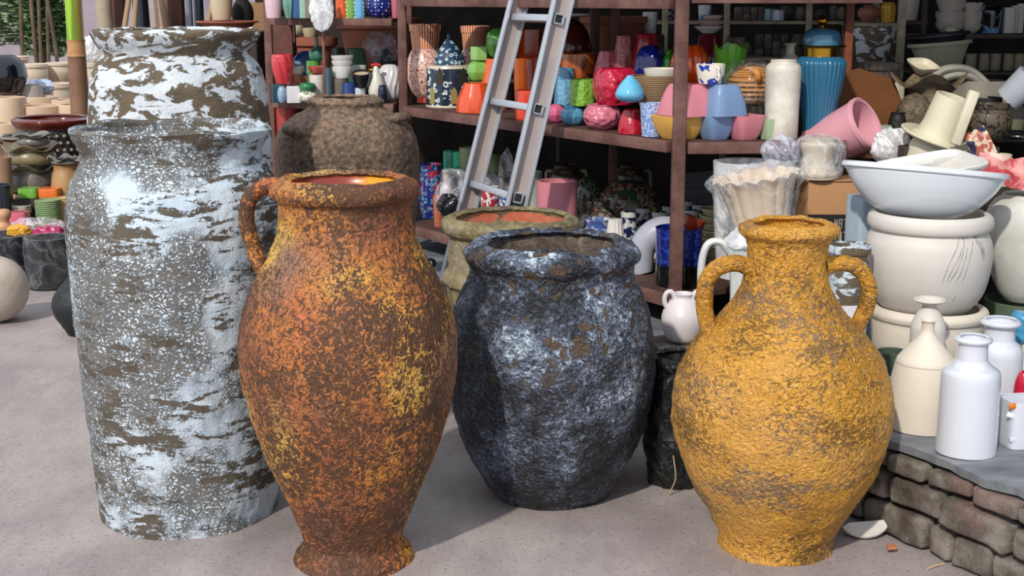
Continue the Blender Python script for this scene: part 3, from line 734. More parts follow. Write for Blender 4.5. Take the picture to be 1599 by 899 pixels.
b2 = L1('square_pot', 'blue-grey square pot turned upside down in the top pastel row', 'pot', 'tulip', 1128, 131, 64, PBLUE, on=a2, mod=square(6, YW), seg=48, inv=True, group='pastel square pots at the corner post', ang=30)
cupf = L('flower_cup', 'cream cup painted with big blue flowers, standing on the upside-down pastel pots', 'cup', 'cup', 1110, 100, 46, pattern('flowers', '#efe8da', '#2b46a8', 22), on=b2)
loop_handle(cupf, 1, ang=R(-70), out=.2)
# wrapped orange ribbed honey pot and neighbours
gp = L1('planter', 'small mint green hexagonal planter under the wrapped orange pot', 'planter', 'cup', 1204, 185, 36, glaze('#a9bf9a', .4), off=.03, mod=poly(6), ang=25)
yb_ = L1('planter', 'dark glazed planter supporting the wrapped orange pot', 'planter', 'cyl', 1175, 165, 50, glaze('#3a3a34', .3), off=.24)
ho = L('ribbed_jar', 'round orange jar with horizontal ribs, wrapped in clear plastic', 'jar', 'ball', 1175, 97, 74, glaze('#e59a4a', .3, .8, 55, kind='rings'), on=yb_, solid=True)
tube('knob_handle', crom([Vector((-.01, -ho.r * .75, ho.h * .80)), Vector((.0, -ho.r * 1.12, ho.h * .80)), Vector((.006, -ho.r * 1.12, ho.h * .66)), Vector((.0, -ho.r * .8, ho.h * .60))], 5), .013, glaze('#e59a4a', .3), ho.o)
wrap(ho, 1.10, 1.03, 3, film('#e8e6e0', .22))
L('tall_vase', 'tall off-white cylinder vase with worn speckled side, next to the blue ginger jar', 'vase', [(.86, 0), (.92, .02), (.96, .5), (1, .86), (.9, .94), (.74, .97), (.74, 1)], 1224, 94, 56, matte('#e6e0d4', '#b9b0a4', .5, .1, 30, 9), off=.02, inner=.3)
L1('jar', 'small cream jar standing behind the tall off-white vase', 'jar', 'bottle', 1234, 68, 30, glaze('#d8d0bf', .4), D=5.9, z=UZ)
# blue ginger jar
gj = L('ginger_jar', 'tall blue ribbed ginger jar with a domed lid and gold knob', 'jar', [(.56, 0), (.60, .02), (.66, .25), (.86, .60), (.99, .86), (.98, .94), (.78, 1)], 1282, 88, 80, glaze('#2f6f92', .2), off=.12, mod=ribs(30, .045), seg=240, solid=True, res=5, ang=80)
zt = gj.h; GOLD = metal('#b98a2e', .25, '#a8802c')
lathe('gold_collar', [(gj.r * .62, zt), (gj.r * .62, zt + .032)], GOLD, gj.o, seg=48, open_=False)
lathe('rim_disc', [(gj.r * .90, zt + .032), (gj.r * .96, zt + .036), (gj.r * .90, zt + .042)], GOLD, gj.o, seg=48, open_=False)
lathe('lid', [(gj.r * .72, zt + .042), (gj.r * .73, zt + .06), (gj.r * .68, zt + .085), (gj.r * .45, zt + .10), (gj.r * .1, zt + .105)], glaze('#3f7390', .2), gj.o, seg=48, open_=False, resample=3)
lathe('knob', [(.010, zt + .104), (.008, zt + .112), (.018, zt + .122), (.021, zt + .132), (.015, zt + .144), (.003, zt + .152)], GOLD, gj.o, seg=24, open_=False, resample=3)
# row along the front of the slanted edge
L1('planter', 'pale blue planter printed with white swirls, beside the yellow tulip pot', 'planter', [(.78, 0), (.85, .3), (1, 1)], 1019, 161, 38, pattern('worms', '#7d9ad6', '#dfe6f4', 60), off=.0, mod=poly(8), ang=25)
rh1 = L1('pot', 'deep red round pot between the pink hobnail pot and the pale blue planter', 'pot', 'dome', 986, 172, 42, glaze('#c01f34', .12, .4, 40), off=.0, seg=40)
ph = L1('hobnail_pot', 'shiny pink dimpled pot on the front row of the shelf', 'pot', 'round', 941, 163, 62, glaze('#e07c92', .12, 1.0, 38, kind='cell'), off=.0, seg=48)
bp1 = L1('embossed_pot', 'sky blue embossed eight-sided pot beside the pink dimpled one', 'pot', 'egg', 895, 165, 38, glaze('#62a9cc', .12, .5, 45), off=.02, mod=poly(8), ang=25)
pp1 = L1('embossed_pot', 'rose pink embossed pot half hidden by the ladder rail', 'pot', 'egg', 868, 163, 34, glaze('#d8688c', .12, .5, 45), off=.03, mod=poly(8), ang=25)
op1 = L1('planter', 'orange red planter seen between the ladder rails', 'planter', 'cyl', 826, 141, 42, glaze('#ea4a28', .2), off=.02, mod=poly(10), ang=25)
bo1 = L1('planter', 'big orange faceted planter at the front beside the ladder', 'planter', 'dome', 743, 130, 60, glaze('#ee5a2c', .15), off=-.0, mod=poly(10), ang=25, res=3)
# second row on the front row
gb1 = L1('embossed_pot', 'pale blue embossed pot above the rose pink one', 'pot', 'cyl', 884, 125, 28, glaze('#7db4d8', .15, .7, 60), on=pp1, mod=poly(6, .3), ang=25)
gb2 = L1('embossed_pot', 'lime green embossed pot sitting on the sky blue one', 'pot', 'cyl', 911, 124, 40, glaze('#8ec44a', .15, .9, 60), on=bp1, mod=poly(8), ang=25)
rr = L1('hobnail_pot', 'crimson square pot with flower relief on top of the pink dimpled one', 'pot', [(.78, 0), (.95, .3), (1, .6), (.9, .85), (.75, 1)], 961, 107, 62, glaze('#cc2444', .12, .9, 36, kind='cell'), on=ph, mod=square(4, R(25)), inv=False, ang=30)
bs = L('basket_bowl', 'brown and beige woven-look bowl above the pale blue planter', 'bowl', 'bowl', 1026, 118, 80, pattern('hstripes', '#a8906e', '#6b4c30', 120, .5), off=.10, z=1.06, seg=56, hm=None)
L1('planter', 'plain square planter holding up the woven-look bowl', 'planter', 'cyl', 1030, 162, 44, PBLUE, D=bs.D, z=MZ, hm=.07, mod=square(6, YW))
td = L('teardrop_vase', 'sky blue teardrop vase leaning against the woven-look bowl', 'vase', [(.5, 0), (.9, .15), (1, .35), (.7, .68), (.35, .9), (.2, 1)], 984, 118, 46, glaze('#6cc0e8', .12), D=5.20, z=1.115, rot=None)
simplify(td)
L1('square_bowl', 'low cream bowl resting inside the woven-look bowl', 'bowl', 'cup', 1033, 106, 56, glaze('#e9e2d3', .3), D=bs.D, z=bs.top - .02, hm=.045)
# riser row
def U(*a, **k):
    k.setdefault('z', UZ)
    if 'on' not in k and 'D' not in k: k['D'] = edgeD(a[4]) + k.pop('off', .62)
    return L1(*a, **k)
rd0 = U('vase', 'dull pink faceted vase turned upside down behind the crimson pot', 'vase', 'dome', 950, 80, 46, glaze('#c9606e', .2, .5, 40), mod=poly(8), ang=25, off=.5)
sp = U('embossed_pot', 'salmon upside-down pot with a beaded seam on the riser', 'pot', 'dome', 975, 56, 36, glaze('#c06a62', .2, .5, 40, kind='cell'), mod=poly(8), ang=25, off=.56)
U('pot', 'bright red faceted pot turned upside down behind the cobalt pot', 'pot', 'dome', 1011, 53, 54, glaze('#b0202a', .15), mod=poly(8), ang=25, off=.66)
U('ruffled_pot', 'cobalt blue star-edged pot standing below the red faceted pot', 'pot', 'egg', 1016, 72, 52, glaze('#1a2480', .1, .4, 30), off=.46, mod=flute(5, .07))
pk = U('pumpkin_jar', 'glossy orange pumpkin-lobed jar behind the corner post', 'jar', 'egg', 1078, 70, 62, glaze('#e2521c', .1), off=.46, mod=ribs(9, .16), seg=90, solid=True)
U('vase', 'small lime green vase peeping between the cobalt pot and the orange jar', 'vase', 'vase', 1045, 78, 22, glaze('#4c9a2c', .15), off=.52)
dr = U('tall_pot', 'dark oxblood red pot with three white dishes on it', 'pot', 'dome', 1108, 54, 52, glaze('#6e1420', .1), off=.72)
for i, (yt, w) in enumerate(((48, 44), (38, 42), (30, 34))):
    pl_ = L1('dish', ('white oval dish lying lowest on the oxblood pot', 'pinkish white dish tilted in the middle of the little pile', 'topmost white dish on the oxblood pot')[i], 'dish', 'plate', 1106 + i * 3, yt, w, glaze(('#e9e6e0', '#d9b8a8', '#e2d2c6')[i], .3), D=dr.D, z=dr.top + .004 + i * .022, hm=.028, group='white dishes on the oxblood pot')
U('leaf_bowl', 'lime green leaf-edged bowl above the blue flower cup', 'bowl', 'bowl', 1141, 72, 52, glaze('#5fae2a', .12), off=.40, zmod=lambda a, t, r: .012 * math.cos(4 * a) * t * t)
U('pot', 'brown green glazed pot standing behind the leaf-edged bowl', 'pot', 'round', 1150, 58, 36, glaze('#6b5f4c', .4), off=.85)
# brown-orange glazed jugs in the middle
bj = U('brown_jar', 'large round chestnut brown jar lying behind the stacked orange dishes', 'jar', 'ball', 892, 30, 66, glaze('#5e2414', .2), D=6.4, hm=None)
U('stepped_jar', 'amber and brown stepped jar under the round chestnut jar', 'jar', 'cyl', 905, 84, 60, pattern('patch', '#b0581a', '#5e2414', 8), D=6.0)
U('stepped_jar', 'dark brown glazed jar next to the amber stepped jar', 'jar', 'belly', 945, 82, 48, glaze('#4a2012', .2), D=6.2)
U('planter', 'sky blue planter right behind the ladder rail', 'planter', 'dome', 884, 106, 40, glaze('#5f9fc8', .15, .3, 40), off=.30, z=MZ)
U('faceted_vase', 'rust orange faceted vase seen between the ladder rails, with small light marks', 'vase', 'cyl', 830, 46, 42, glaze('#a83c14', .15), off=.62, mod=poly(6), ang=25)
for i, (x, w, col) in enumerate(((815, 26, '#b4561a'), (838, 34, '#8e2e1a'))):
    L1('bowl', ('amber tall cup between the ladder rails', 'dark red cup between the ladder rails')[i], 'cup', 'cup', x, 92, w, glaze(col, .2), off=.22)
# green and orange pots left of the ladder
g1 = L1('hex_pot', 'pale green hexagonal pot at the bottom of its stack by the dark blue jar', 'pot', 'cyl', 750, 128, 34, glaze('#9ac86a', .3), off=.25, mod=poly(6, .2), ang=25)
g2 = L1('hex_pot', 'pale green hexagonal pot in the middle of the stack', 'pot', 'egg', 748, 94, 36, glaze('#86bf58', .3), on=g1, mod=poly(6, .2), ang=25)
g3 = L1('hex_pot', 'pale green hexagonal pot on top of the stack', 'pot', 'cyl', 750, 73, 30, glaze('#96cc6c', .3), on=g2, mod=poly(6, .2), ang=25)
o1 = L1('planter', 'orange pink faceted planter behind the big orange one', 'planter', 'dome', 772, 92, 44, glaze('#ec6a3c', .2), off=.30, mod=poly(8), ang=25, )
L1('ribbed_pot', 'bright green ribbed pot tilted on the orange pink planter', 'pot', 'egg', 780, 44, 42, glaze('#58a83a', .15, .3, 40), on=o1, mod=flute(12, .03), seg=72, solid=True)
# red-white vases with collars
def rwvase(cx, yt, w, D, lab):
    v = L('patterned_vase', lab, 'vase', [(.42, 0), (.44, .05), (.40, .08), (.72, .20), (.98, .50), (.96, .70), (.80, .88), (.60, 1)], cx, yt + 34, w, pattern('worms', '#f0d4c6', '#b4442c', 62), D=D, z=MZ, solid=True, seg=48, group='red and white patterned vases')
    r = v.r; h = v.h
    lathe('striped_collar', [(r * .66, h - .004), (r * .74, h + .075), (r * .78, h + .078), (r * .80, h + .110)], pattern('vstripes', '#cf5236', '#f0cfa8', 34), v.o, seg=60, wall=.008, inner=.6)
    lathe('foot_ring', [(r * .46, 0), (r * .47, .022), (r * .40, .03)], glaze('#d85a48', .2), v.o, seg=40, open_=False)
rwvase(664, 40, 62, 6.88, 'red and white patterned vase with a striped collar, beside the blue lidded jar')
rwvase(742, 41, 58, 7.15, 'second red and white vase with striped collar, in shade behind the blue lidded jar')
dj = L('lidded_jar', 'dark blue jar with white flowers, cut-out arches and a pointed lid', 'jar', 'tube', 702, 106, 74, pattern('flowers', '#1d2c40', '#cfd8d6', 30), D=6.62, seg=56, solid=True)
lathe('base_ring', [(dj.r * 1.01, 0), (dj.r * 1.02, .006), (dj.r * 1.0, .010)], glaze('#d9cdb4', .3), dj.o, seg=56, open_=False)
lathe('top_ring', [(dj.r * 1.0, dj.h), (dj.r * .96, dj.h + .012), (dj.r * .7, dj.h + .016)], glaze('#d9cdb4', .3), dj.o, seg=56, open_=False)
lathe('lid', [(dj.r * .66, dj.h + .014), (dj.r * .66, dj.h + .03), (dj.r * .60, dj.h + .05), (dj.r * .36, dj.h + .10), (dj.r * .10, dj.h + .138), (dj.r * .10, dj.h + .15), (.004, dj.h + .16)], pattern('flowers', '#25405c', '#bccbd8', 34), dj.o, seg=48, open_=False, resample=4)
for i, a in enumerate((-2.35, -1.95, -1.35, -.9)):   # cut-out arches
    bm = bmesh.new(); zc = .045 if i % 2 == 0 else .045
    for k, zz in ((0, .012), (1, .11)):
        pass
    w_ = .016; pts = [(-w_, .0), (w_, .0), (w_, .05), (w_ * .6, .068), (0, .078), (-w_ * .6, .068), (-w_, .05)]
    d = Vector((math.cos(a), math.sin(a), 0)); tn = Vector((-d.y, d.x, 0))
    v0 = [bm.verts.new(d * (dj.r * 1.006) + tn * p[0] + Vector((0, 0, p[1] + .02 + (.0 if i % 2 == 0 else .09)))) for p in pts]
    v1 = [bm.verts.new(v.co - d * .006) for v in v0]
    bm.faces.new(v0); bm.faces.new(v1[::-1])
    for q in range(7): bm.faces.new((v0[q], v1[q], v1[(q + 1) % 7], v0[(q + 1) % 7]))
    from_bm('arch_opening', bm, matte('#a08a50' if i % 2 == 0 else '#3b3022'), dj.o, False)

# big terracotta basins further back
TC = matte('#a86650', '#8a4c3a', .8, .2, 20, 3)
def stool(x, D, z0, z1, w, label):     # plain dark crates hidden behind the front rows carry the things behind
    p = W(x, 200, D); o = box('crate', (p.x, D, (z0 + z1) / 2), (w, w * .8, z1 - z0 - .002), m_wood('#3b2e28', '#2a211d')); tag(o, label, 'crate'); return o
stool(960, 7.5, LZ, 1.16, .62, 'dark wooden crate in the shade carrying the big terracotta basin')
ba = L('basin', 'large terracotta basin with a broad rim, behind the salmon pot', 'basin', 'basin', 958, 26, 106, TC, D=7.5, z=1.16, seg=56)
tube('ring_handle', [Vector((math.cos(a) * .022 + .06, -ba.r * .93, ba.h * .55 + math.sin(a) * .022)) for a in [i * .42 for i in range(16)]], .005, TC, ba.o, 6)
L1('white_slab', 'white slab-like tray lying on the rim of the terracotta basin', 'tray', [(.9, 0), (1, .3), (1, 1)], 900, 21, 50, matte('#d9d4cb'), D=7.52, z=ba.top, hm=.014, mod=oval(.5), solid=True)
L1('mug', 'white mug with a small blue print standing on the basin rim', 'mug', 'cup', 1015, 19, 24, pattern('patch', '#dedad4', '#b8b4b4', 12), D=7.55, z=1.31)
stool(1016, 7.55, LZ, 1.308, .12, 'narrow dark crate under the white mug')
L1('white_dish', 'small white dish with a raised handle below the terracotta basin', 'dish', 'plate', 943, 72, 36, glaze('#e4e2de', .25), D=6.75, z=1.19, hm=.03)
stool(943, 6.75, UZ, 1.188, .14, 'small dark crate under the white dish')

# ================================================================== lower shelf wares
z = LO
L('floral_vase', 'cobalt blue vase with painted red and turquoise leaves, white rim', 'vase', [(.70, 0), (.72, .04), (.80, .10), (.98, .30), (1, .62), (.82, .86), (.80, .98), (.84, 1)], 672, 256, 44, pattern('flowers', '#20307e', '#6f9eb0', 42, fg2='#a02a3c'), D=6.85, z=z, seg=44)
L1('vase', 'small pinkish white vase next to the cobalt floral vase', 'vase', 'bottle', 697, 266, 22, glaze('#cfc0bf', .3), D=6.75, z=z)
L1('cup', 'terracotta orange cup at the edge of the lower shelf', 'cup', 'cup', 685, 306, 18, glaze('#b5694a', .4), D=6.55, z=z)
st_ = L1('pot', 'black pot carrying the teal mug', 'pot', 'cyl', 708, 264, 34, glaze('#101314', .3), D=7.2, z=z)
tm = L('mug', 'teal mug with pale green inside, beside the tall pistachio cup', 'mug', 'cyl', 708, 236, 32, glaze('#3f9c82', .25, .4, 30), on=st_)
L1('tall_cup', 'tall pistachio green cup behind the far ladder rail', 'cup', 'cup', 733, 230, 32, glaze('#b4c490', .35), D=6.95, z=z)
L1('bowl', 'olive green round bowl seen between the ladder rails', 'bowl', 'egg', 776, 240, 40, glaze('#6d7c4a', .35), D=6.9, z=z)
bag('crumpled_bag', 'milky plastic bag hanging beside the far ladder rail', 683, 262, 738, 345, 6.42, film('#dfe6f2', .38), 2)
bag('black_bag', 'black plastic scrap caught by the milky bag', 684, 303, 716, 336, 6.25, glaze('#17191d', .3), 5)
bag('crumpled_bag', 'shiny crumpled clear bag between the ladder rails', 780, 236, 802, 304, 6.5, film('#f0f2f4', .5), 7)
bag('crumpled_bag', 'lilac tinted plastic bag low between the ladder rails', 755, 272, 786, 305, 6.6, film('#cdd2ea', .5), 9)
L1('cup', 'white cup with red flowers between the ladder rails', 'cup', 'cup', 765, 292, 30, pattern('patch', '#e8e2e0', '#a8283c', 45), D=6.2, z=z)
L1('cup', 'white cup with a blue rim between the ladder rails', 'cup', 'cup', 790, 298, 22, pattern('patch', '#dfe4ec', '#34509a', 40), D=6.15, z=z)
L('planter', 'plain pink planter beside the ladder on the lower shelf', 'planter', 'cyl', 870, 283, 64, glaze('#e08e9c', .35), off=.01, z=z, seg=48, wall=.012)
L1('planter', 'whitish planter between the ladder and the pink planter', 'planter', 'cup', 832, 268, 30, glaze('#bdc3bd', .35), D=6.2, z=z)
DF = pattern('worms', '#33191c', '#7c8268', 55, .3, fg2='#4a2a1e')
for (x, yt, w, D_, lab) in ((884, 270, 58, 6.7, 'dark floral jug with square cream handles, above the pink planter'), (985, 270, 56, 6.7, 'dark floral jug with square cream handles, deep in the shade by the corner post')):
    j = L('handled_jug', lab, 'jug', 'jar', x, yt - 14, w, DF, D=D_, z=z, group='dark jugs with square handles')
    for sd in (-1, 1):
        xs = sd * j.r
        tube('handle', [Vector((xs * .55, -.02, j.h - .035)), Vector((xs * 1.02, -.02, j.h - .03)), Vector((xs * 1.06, -.02, j.h - .038)), Vector((xs * 1.10, -.02, j.h - .13)), Vector((xs * .9, -.02, j.h - .15))], .008, glaze('#c9c2a6', .4), j.o, 8)
L1('vase', 'dark green scaly vase next to the pink planter', 'vase', 'egg', 918, 278, 44, pattern('worms', '#2c3a2c', '#8a937e', 60), D=6.3, z=z)
fv = L('round_vase', 'large brown vase with pale scrolling leaves lying in the shade', 'vase', 'egg', 982, 284, 100, pattern('worms', '#5a2c1c', '#b0ad8c', 30, .3, fg2='#3e5a4c'), D=6.25, z=z, seg=56, solid=True)
L1('collared_jar', 'low floral jar with a terracotta collar before the large scrolled vase', 'jar', [(.5, 0), (.85, .25), (1, .5), (.8, .75), (.52, .86), (.56, .88), (.56, 1)], 934, 313, 68, pattern('flowers', '#4d4a40', '#9a8f8a', 34, fg2='#6c3030'), D=5.95, z=z)
L1('round_pot', 'greyish round pot before the large scrolled vase', 'pot', 'ball', 990, 314, 46, matte('#8b8f7c', '#5d6152', .5, .4), D=6.0, z=z, solid=True)
L('blue_jar', 'blue and white jar with a brown unglazed mouth beside the white fluted cone', 'jar', [(.55, 0), (.9, .3), (1, .55), (.85, .74), (.62, .8), (.60, .9), (.66, 1)], 934, 342, 62, pattern('patch', '#4a5fa0', '#c9cfdc', 16), D=5.62, z=z)
L1('fluted_cone', 'white pleated cone standing upright on the lower shelf', 'cone', [(1, 0), (.85, .5), (.62, 1)], 961, 342, 36, glaze('#ece8e2', .4), D=5.48, z=z, mod=ribs(12, .10), seg=96, solid=True)
NV = pattern('patch', '#16244e', '#dfe3e8', 24); cups = []
for i, (x, yt, w, D_) in enumerate(((982, 331, 24, 5.75), (1004, 325, 22, 5.95), (1030, 331, 24, 5.75), (1044, 322, 20, 6.05), (1080, 328, 24, 5.7), (1072, 314, 18, 6.1), (1091, 320, 20, 5.95))):
    labs = ('navy and white small cup nearest the white pleated cone', 'navy and white small cup set back behind the first two', 'navy and white small cup over the grey arch', 'navy and white small cup half hidden by the corner post', 'navy and white small cup just past the corner post', 'navy and white small cup farthest back past the post', 'navy and white small cup beside the beige bowl stack')
    c_ = L('small_cup', labs[i], 'cup', 'cyl', x, yt, w, NV, D=D_, z=z, group='navy and white cups on the lower shelf')
    lathe('rim_band', [(c_.r * 1.01, c_.h * .90), (c_.r * 1.03, c_.h * 1.0)], glaze('#e6e6e0', .3), c_.o, seg=28, wall=.004, inner=1)
L1('fruit_pot', 'small lime yellow pot among the navy cups', 'pot', 'ball', 1022, 323, 18, glaze('#a4a82c', .3), D=6.0, z=z)
# grey arch, blue on black pots
q = lambda x, y, D_: W(x, y, D_)
ac = W(1030, 400, 5.42); bm = bmesh.new()
pts = crom([Vector((q(1000, 470, 5.42).x, 5.42, LO + .002))] + [q(x, y, 5.42) for x, y in ((1000, 420), (1004, 385), (1022, 364), (1046, 360), (1068, 372), (1078, 410))] + [Vector((q(1079, 470, 5.42).x, 5.42, LO + .002))], 8)
n_ = len(pts); tube_bm(bm, pts, [(.058 - .012 * abs(2 * i / (n_ - 1) - 1)) for i in range(n_)], 24)
o = from_bm('arch_stand', bm, glaze('#b9bccb', .4), None, True, 60)
for v in o.data.vertices: v.co.z = max(LO, v.co.z)
tag(o, 'smooth pale grey ceramic arch beside the blue embossed pot', 'ornament')
kb = L1('embossed_pot', 'glossy black embossed pot under the blue one at the corner post', 'pot', 'cyl', 1061, 411, 74, pattern('worms', '#07090b', '#1d2326', 40, .12), D=5.19, z=z, hm=None, seg=48)
kc = L('embossed_pot', 'cobalt blue embossed pot stacked on the glossy black one', 'pot', [(.96, 0), (.98, .1), (1, .95), (1.02, 1)], 1061, 355, 74, pattern('worms', '#16236e', '#2f48ac', 30, .15), on=kb, seg=48)
L1('bowl', 'rust red bowl tipped inside the cobalt embossed pot', 'bowl', 'bowl', 1082, 352, 36, glaze('#a03c20', .2), D=5.19, z=1.0, hm=.062, rot=(0, R(22), 0))
bw = None
for i in range(9):
    t_ = (i + 1) / 9
    bw = L1('bowl', ('lowest' if i == 0 else 'topmost' if i == 8 else 'middle') + ' beige bowl of the leaning stack past the corner post', 'bowl', [(.72, 0), (.8, .3), (1, .9), (1, 1)], 1122, 400, 68 - abs(i - 4) * 1.5, glaze('#d6cda2', .45), D=5.45, z=LO + i * .0285, hm=.027, group='beige bowls stacked past the post', inner=.3)
tr = W(672, 368, 6.2); o = lathe('tape_roll', [(.022, -.012), (.024, -.010), (.024, .010), (.022, .012)], glaze('#1c1c1f', .3), None, seg=28, open_=False)
o.location = (tr.x, 6.2, LZ + .024); o.rotation_euler = (R(78), 0, R(-12)); tag(o, 'small black roll with a white core lying on the ledge beside the mossy pot', 'roll')
c_ = lathe('white_core', [(.011, .0115), (.011, .0135)], glaze('#eeeeee'), o, seg=20, open_=False)
box_ = box('paper_sheet', (W(672, 400, 6.0).x, 6.0, LZ + .004), (.16, .20, .004), matte('#d3dadf'), bev=.001); tag(box_, 'white paper sheet lying on the ledge next to the black roll', 'paper')

# ================================================================== side rack gift wares
def E(*a, **k):
    k.setdefault('z', .991)
    if 'on' not in k and 'D' not in k: k['D'] = 6.83 + k.pop('off', .0) + a[6] / 2 * .0032
    return a, k
def e1(*a, **k): a, k = E(*a, **k); return L1(*a, **k)
def e2(*a, **k): a, k = E(*a, **k); return L(*a, **k)
tb1 = e1('square_box', 'dark teal square pot at the end of the side rack', 'pot', 'block', 433, 131, 22, glaze('#2f4a55', .3), mod=square(9, .3), ang=25)
e1('twisted_vase', 'coral red twisted vase standing on the dark teal square pot', 'vase', [(.62, 0), (.9, .35), (1, .7), (.95, .95), (.85, 1)], 441, 85, 34, glaze('#cf3a44', .15), on=tb1, mod=flute(8, .05, 5), seg=80)
e1('oval_pot', 'pale blue oval pot in front of the dark teal one', 'pot', 'egg', 440, 135, 15, glaze('#8fb0cc', .3), off=-.02)
sq = e1('square_box', 'plain white square pot with rounded edges', 'pot', 'block', 458, 134, 22, glaze('#e6e4e8', .3), off=.0, mod=square(9, .2), ang=25)
tg = e1('pot', 'dark green and terracotta pot behind the white square pot', 'pot', 'cyl', 460, 116, 28, pattern('hstripes', '#31503c', '#a05a44', 8), off=.10)
wb_ = e1('bowl', 'white bowl holding the pale blue ball', 'bowl', 'cup', 461, 104, 28, glaze('#dddad2', .3), on=tg)
e1('ceramic_ball', 'pale blue ball sitting in the white bowl', 'ball', 'ball', 461, 95, 20, glaze('#8fb8c8', .25), on=wb_, solid=True, hm=None)
ap = e2('apple_jar', 'cream floral jar with a green apple-shaped lid', 'jar', 'ball', 480, 141, 31, pattern('flowers', '#ece4d4', '#6b8a5c', 50), off=-.03, solid=True)
lathe('apple_lid', [(ap.r * .55, ap.h * .93), (ap.r * .82, ap.h * 1.1), (ap.r * .85, ap.h * 1.4), (ap.r * .6, ap.h * 1.62), (ap.r * .12, ap.h * 1.52)], glaze('#2f7a4c', .12), ap.o, seg=32, open_=False, resample=3)
rw = e1('bowl', 'white pot with a pink inside beside the apple jar', 'pot', 'cup', 495, 117, 26, glaze('#e6dfd8', .3), off=.05)
e1('bowl', 'coral pink bowl on the white pot', 'bowl', 'bowl', 496, 104, 28, glaze('#d0605c', .3), on=rw, mod=square(4, .5))
gr = e1('cup', 'lime green cup beneath the green bottle', 'cup', 'cyl', 489, 95, 22, glaze('#6aa848', .2), off=.22, )
e1('bottle_vase', 'slim sea green bottle vase with swirls', 'vase', [(.8, 0), (1, .15), (.9, .4), (.3, .55), (.22, .95), (.3, 1)], 494, 56, 26, glaze('#3f7a62', .2), on=gr)
bl = e1('plate', 'blue plate standing on edge behind the lime cup', 'plate', 'plate', 478, 100, 40, glaze('#35548c', .25), D=7.3, z=1.0, hm=.03, rot=(R(75), 0, R(10)))
gs = e1('stone_pot', 'small grey stone-textured pot under the white ramekins', 'pot', 'cyl', 530, 122, 28, matte('#7c7268', '#4d453f', .8, .8), off=.0)
rm = None
for i, (yt, w) in enumerate(((104, 30), (95, 32), (87, 34))):
    rm = e1('ramekin', ('lowest fluted white ramekin of the stack', 'middle white ramekin of the stack', 'top white ramekin of the stack')[i], 'ramekin', 'cup', 534, yt, w, glaze('#eceae6', .25), on=rm or gs, mod=flute(28, .02), seg=112, group='white fluted ramekins')
e1('tall_cup', 'slate teal narrow cup next to the thin rod', 'cup', 'cyl', 513, 106, 11, glaze('#3f5a66', .3), off=-.03)
e1('house_pot', 'dark green angular pot behind the ramekins', 'pot', 'dome', 555, 76, 40, glaze('#3f6a4c', .35), off=.30, mod=square(5, .4), ang=25)
e1('house_pot', 'darker olive angular pot behind the ramekin stack', 'pot', 'dome', 528, 75, 28, glaze('#4a5a3c', .4), off=.40, mod=square(5, .6), ang=25)
cb = e1('mug', 'navy blue mug under the black cup', 'mug', 'cyl', 545, 129, 22, glaze('#2c4688', .25), off=-.02)
wm = e2('mug', 'white mug lying next to the navy mug', 'mug', 'cyl', 559, 137, 24, glaze('#dde4ea', .2), off=-.0); loop_handle(wm, -1, ang=R(40), out=.5, r=.005)
kq = e2('cup', 'black cup with a cream inside, tipped towards the viewer', 'cup', 'cup', 565, 112, 30, glaze('#15181a', .25), D=6.86, z=1.075)
o = lathe('cream_inside', [(kq.r * .86, kq.h * .82), (kq.r * .86, kq.h * .86)], glaze('#d8c8a8', .4), kq.o, seg=32, open_=False)
kq.o.rotation_euler = (R(16), 0, 0)
e1('cup', 'white cup behind the black cup', 'cup', 'cup', 560, 102, 24, glaze('#dfe4de', .25), off=.12)
hn = e2('hen_figure', 'white ceramic hen with a small red comb', 'figurine', [(.55, 0), (.9, .2), (1, .4), (.8, .62), (.45, .82), (.36, .92), (.2, 1)], 587, 103, 26, glaze('#e4dfd4', .25), off=.0, solid=True)
bm = bmesh.new()
for i in range(4): bmesh.ops.create_icosphere(bm, subdivisions=2, radius=.010, matrix=Matrix.Translation((-.016 + i * .011, 0, hn.h + .004 + .003 * math.sin(i))))
from_bm('comb', bm, glaze('#c02a22', .2), hn.o)
bm = bmesh.new(); bmesh.ops.create_cone(bm, segments=10, radius1=.008, radius2=.001, depth=.02, matrix=Matrix.Translation((-.026, -.005, hn.h * .9)) @ Matrix.Rotation(R(-90), 4, 'Y')); from_bm('beak', bm, glaze('#d89a3a'), hn.o)
L('wavy_vase', 'round white vase with wavy vertical folds at the rack post', 'vase', 'egg', 608, 101, 40, glaze('#e9eaee', .25), D=6.98, z=.991, mod=lambda a, t: 1 + .04 * math.cos(14 * a + 3 * math.sin(5 * t)), seg=110)
e1('pot', 'navy speckled small pot between the hen and the wavy vase', 'pot', 'round', 597, 133, 15, glaze('#1c2440', .2), D=6.84)
dm = bag('plastic_dome', 'clear plastic dome of film over the green house lantern', 566, 52, 624, 104, 7.25, film('#dfe4f4', .5), 12)
hl = e1('house_lantern', 'small dark green house-shaped lantern inside the plastic film', 'lantern', [(1, 0), (1, .45), (1.1, .5), (.6, .8), (.05, 1)], 602, 72, 34, glaze('#2c4430', .5), D=7.25, z=.991, mod=square(8, .4), solid=True, res=1, ang=20)
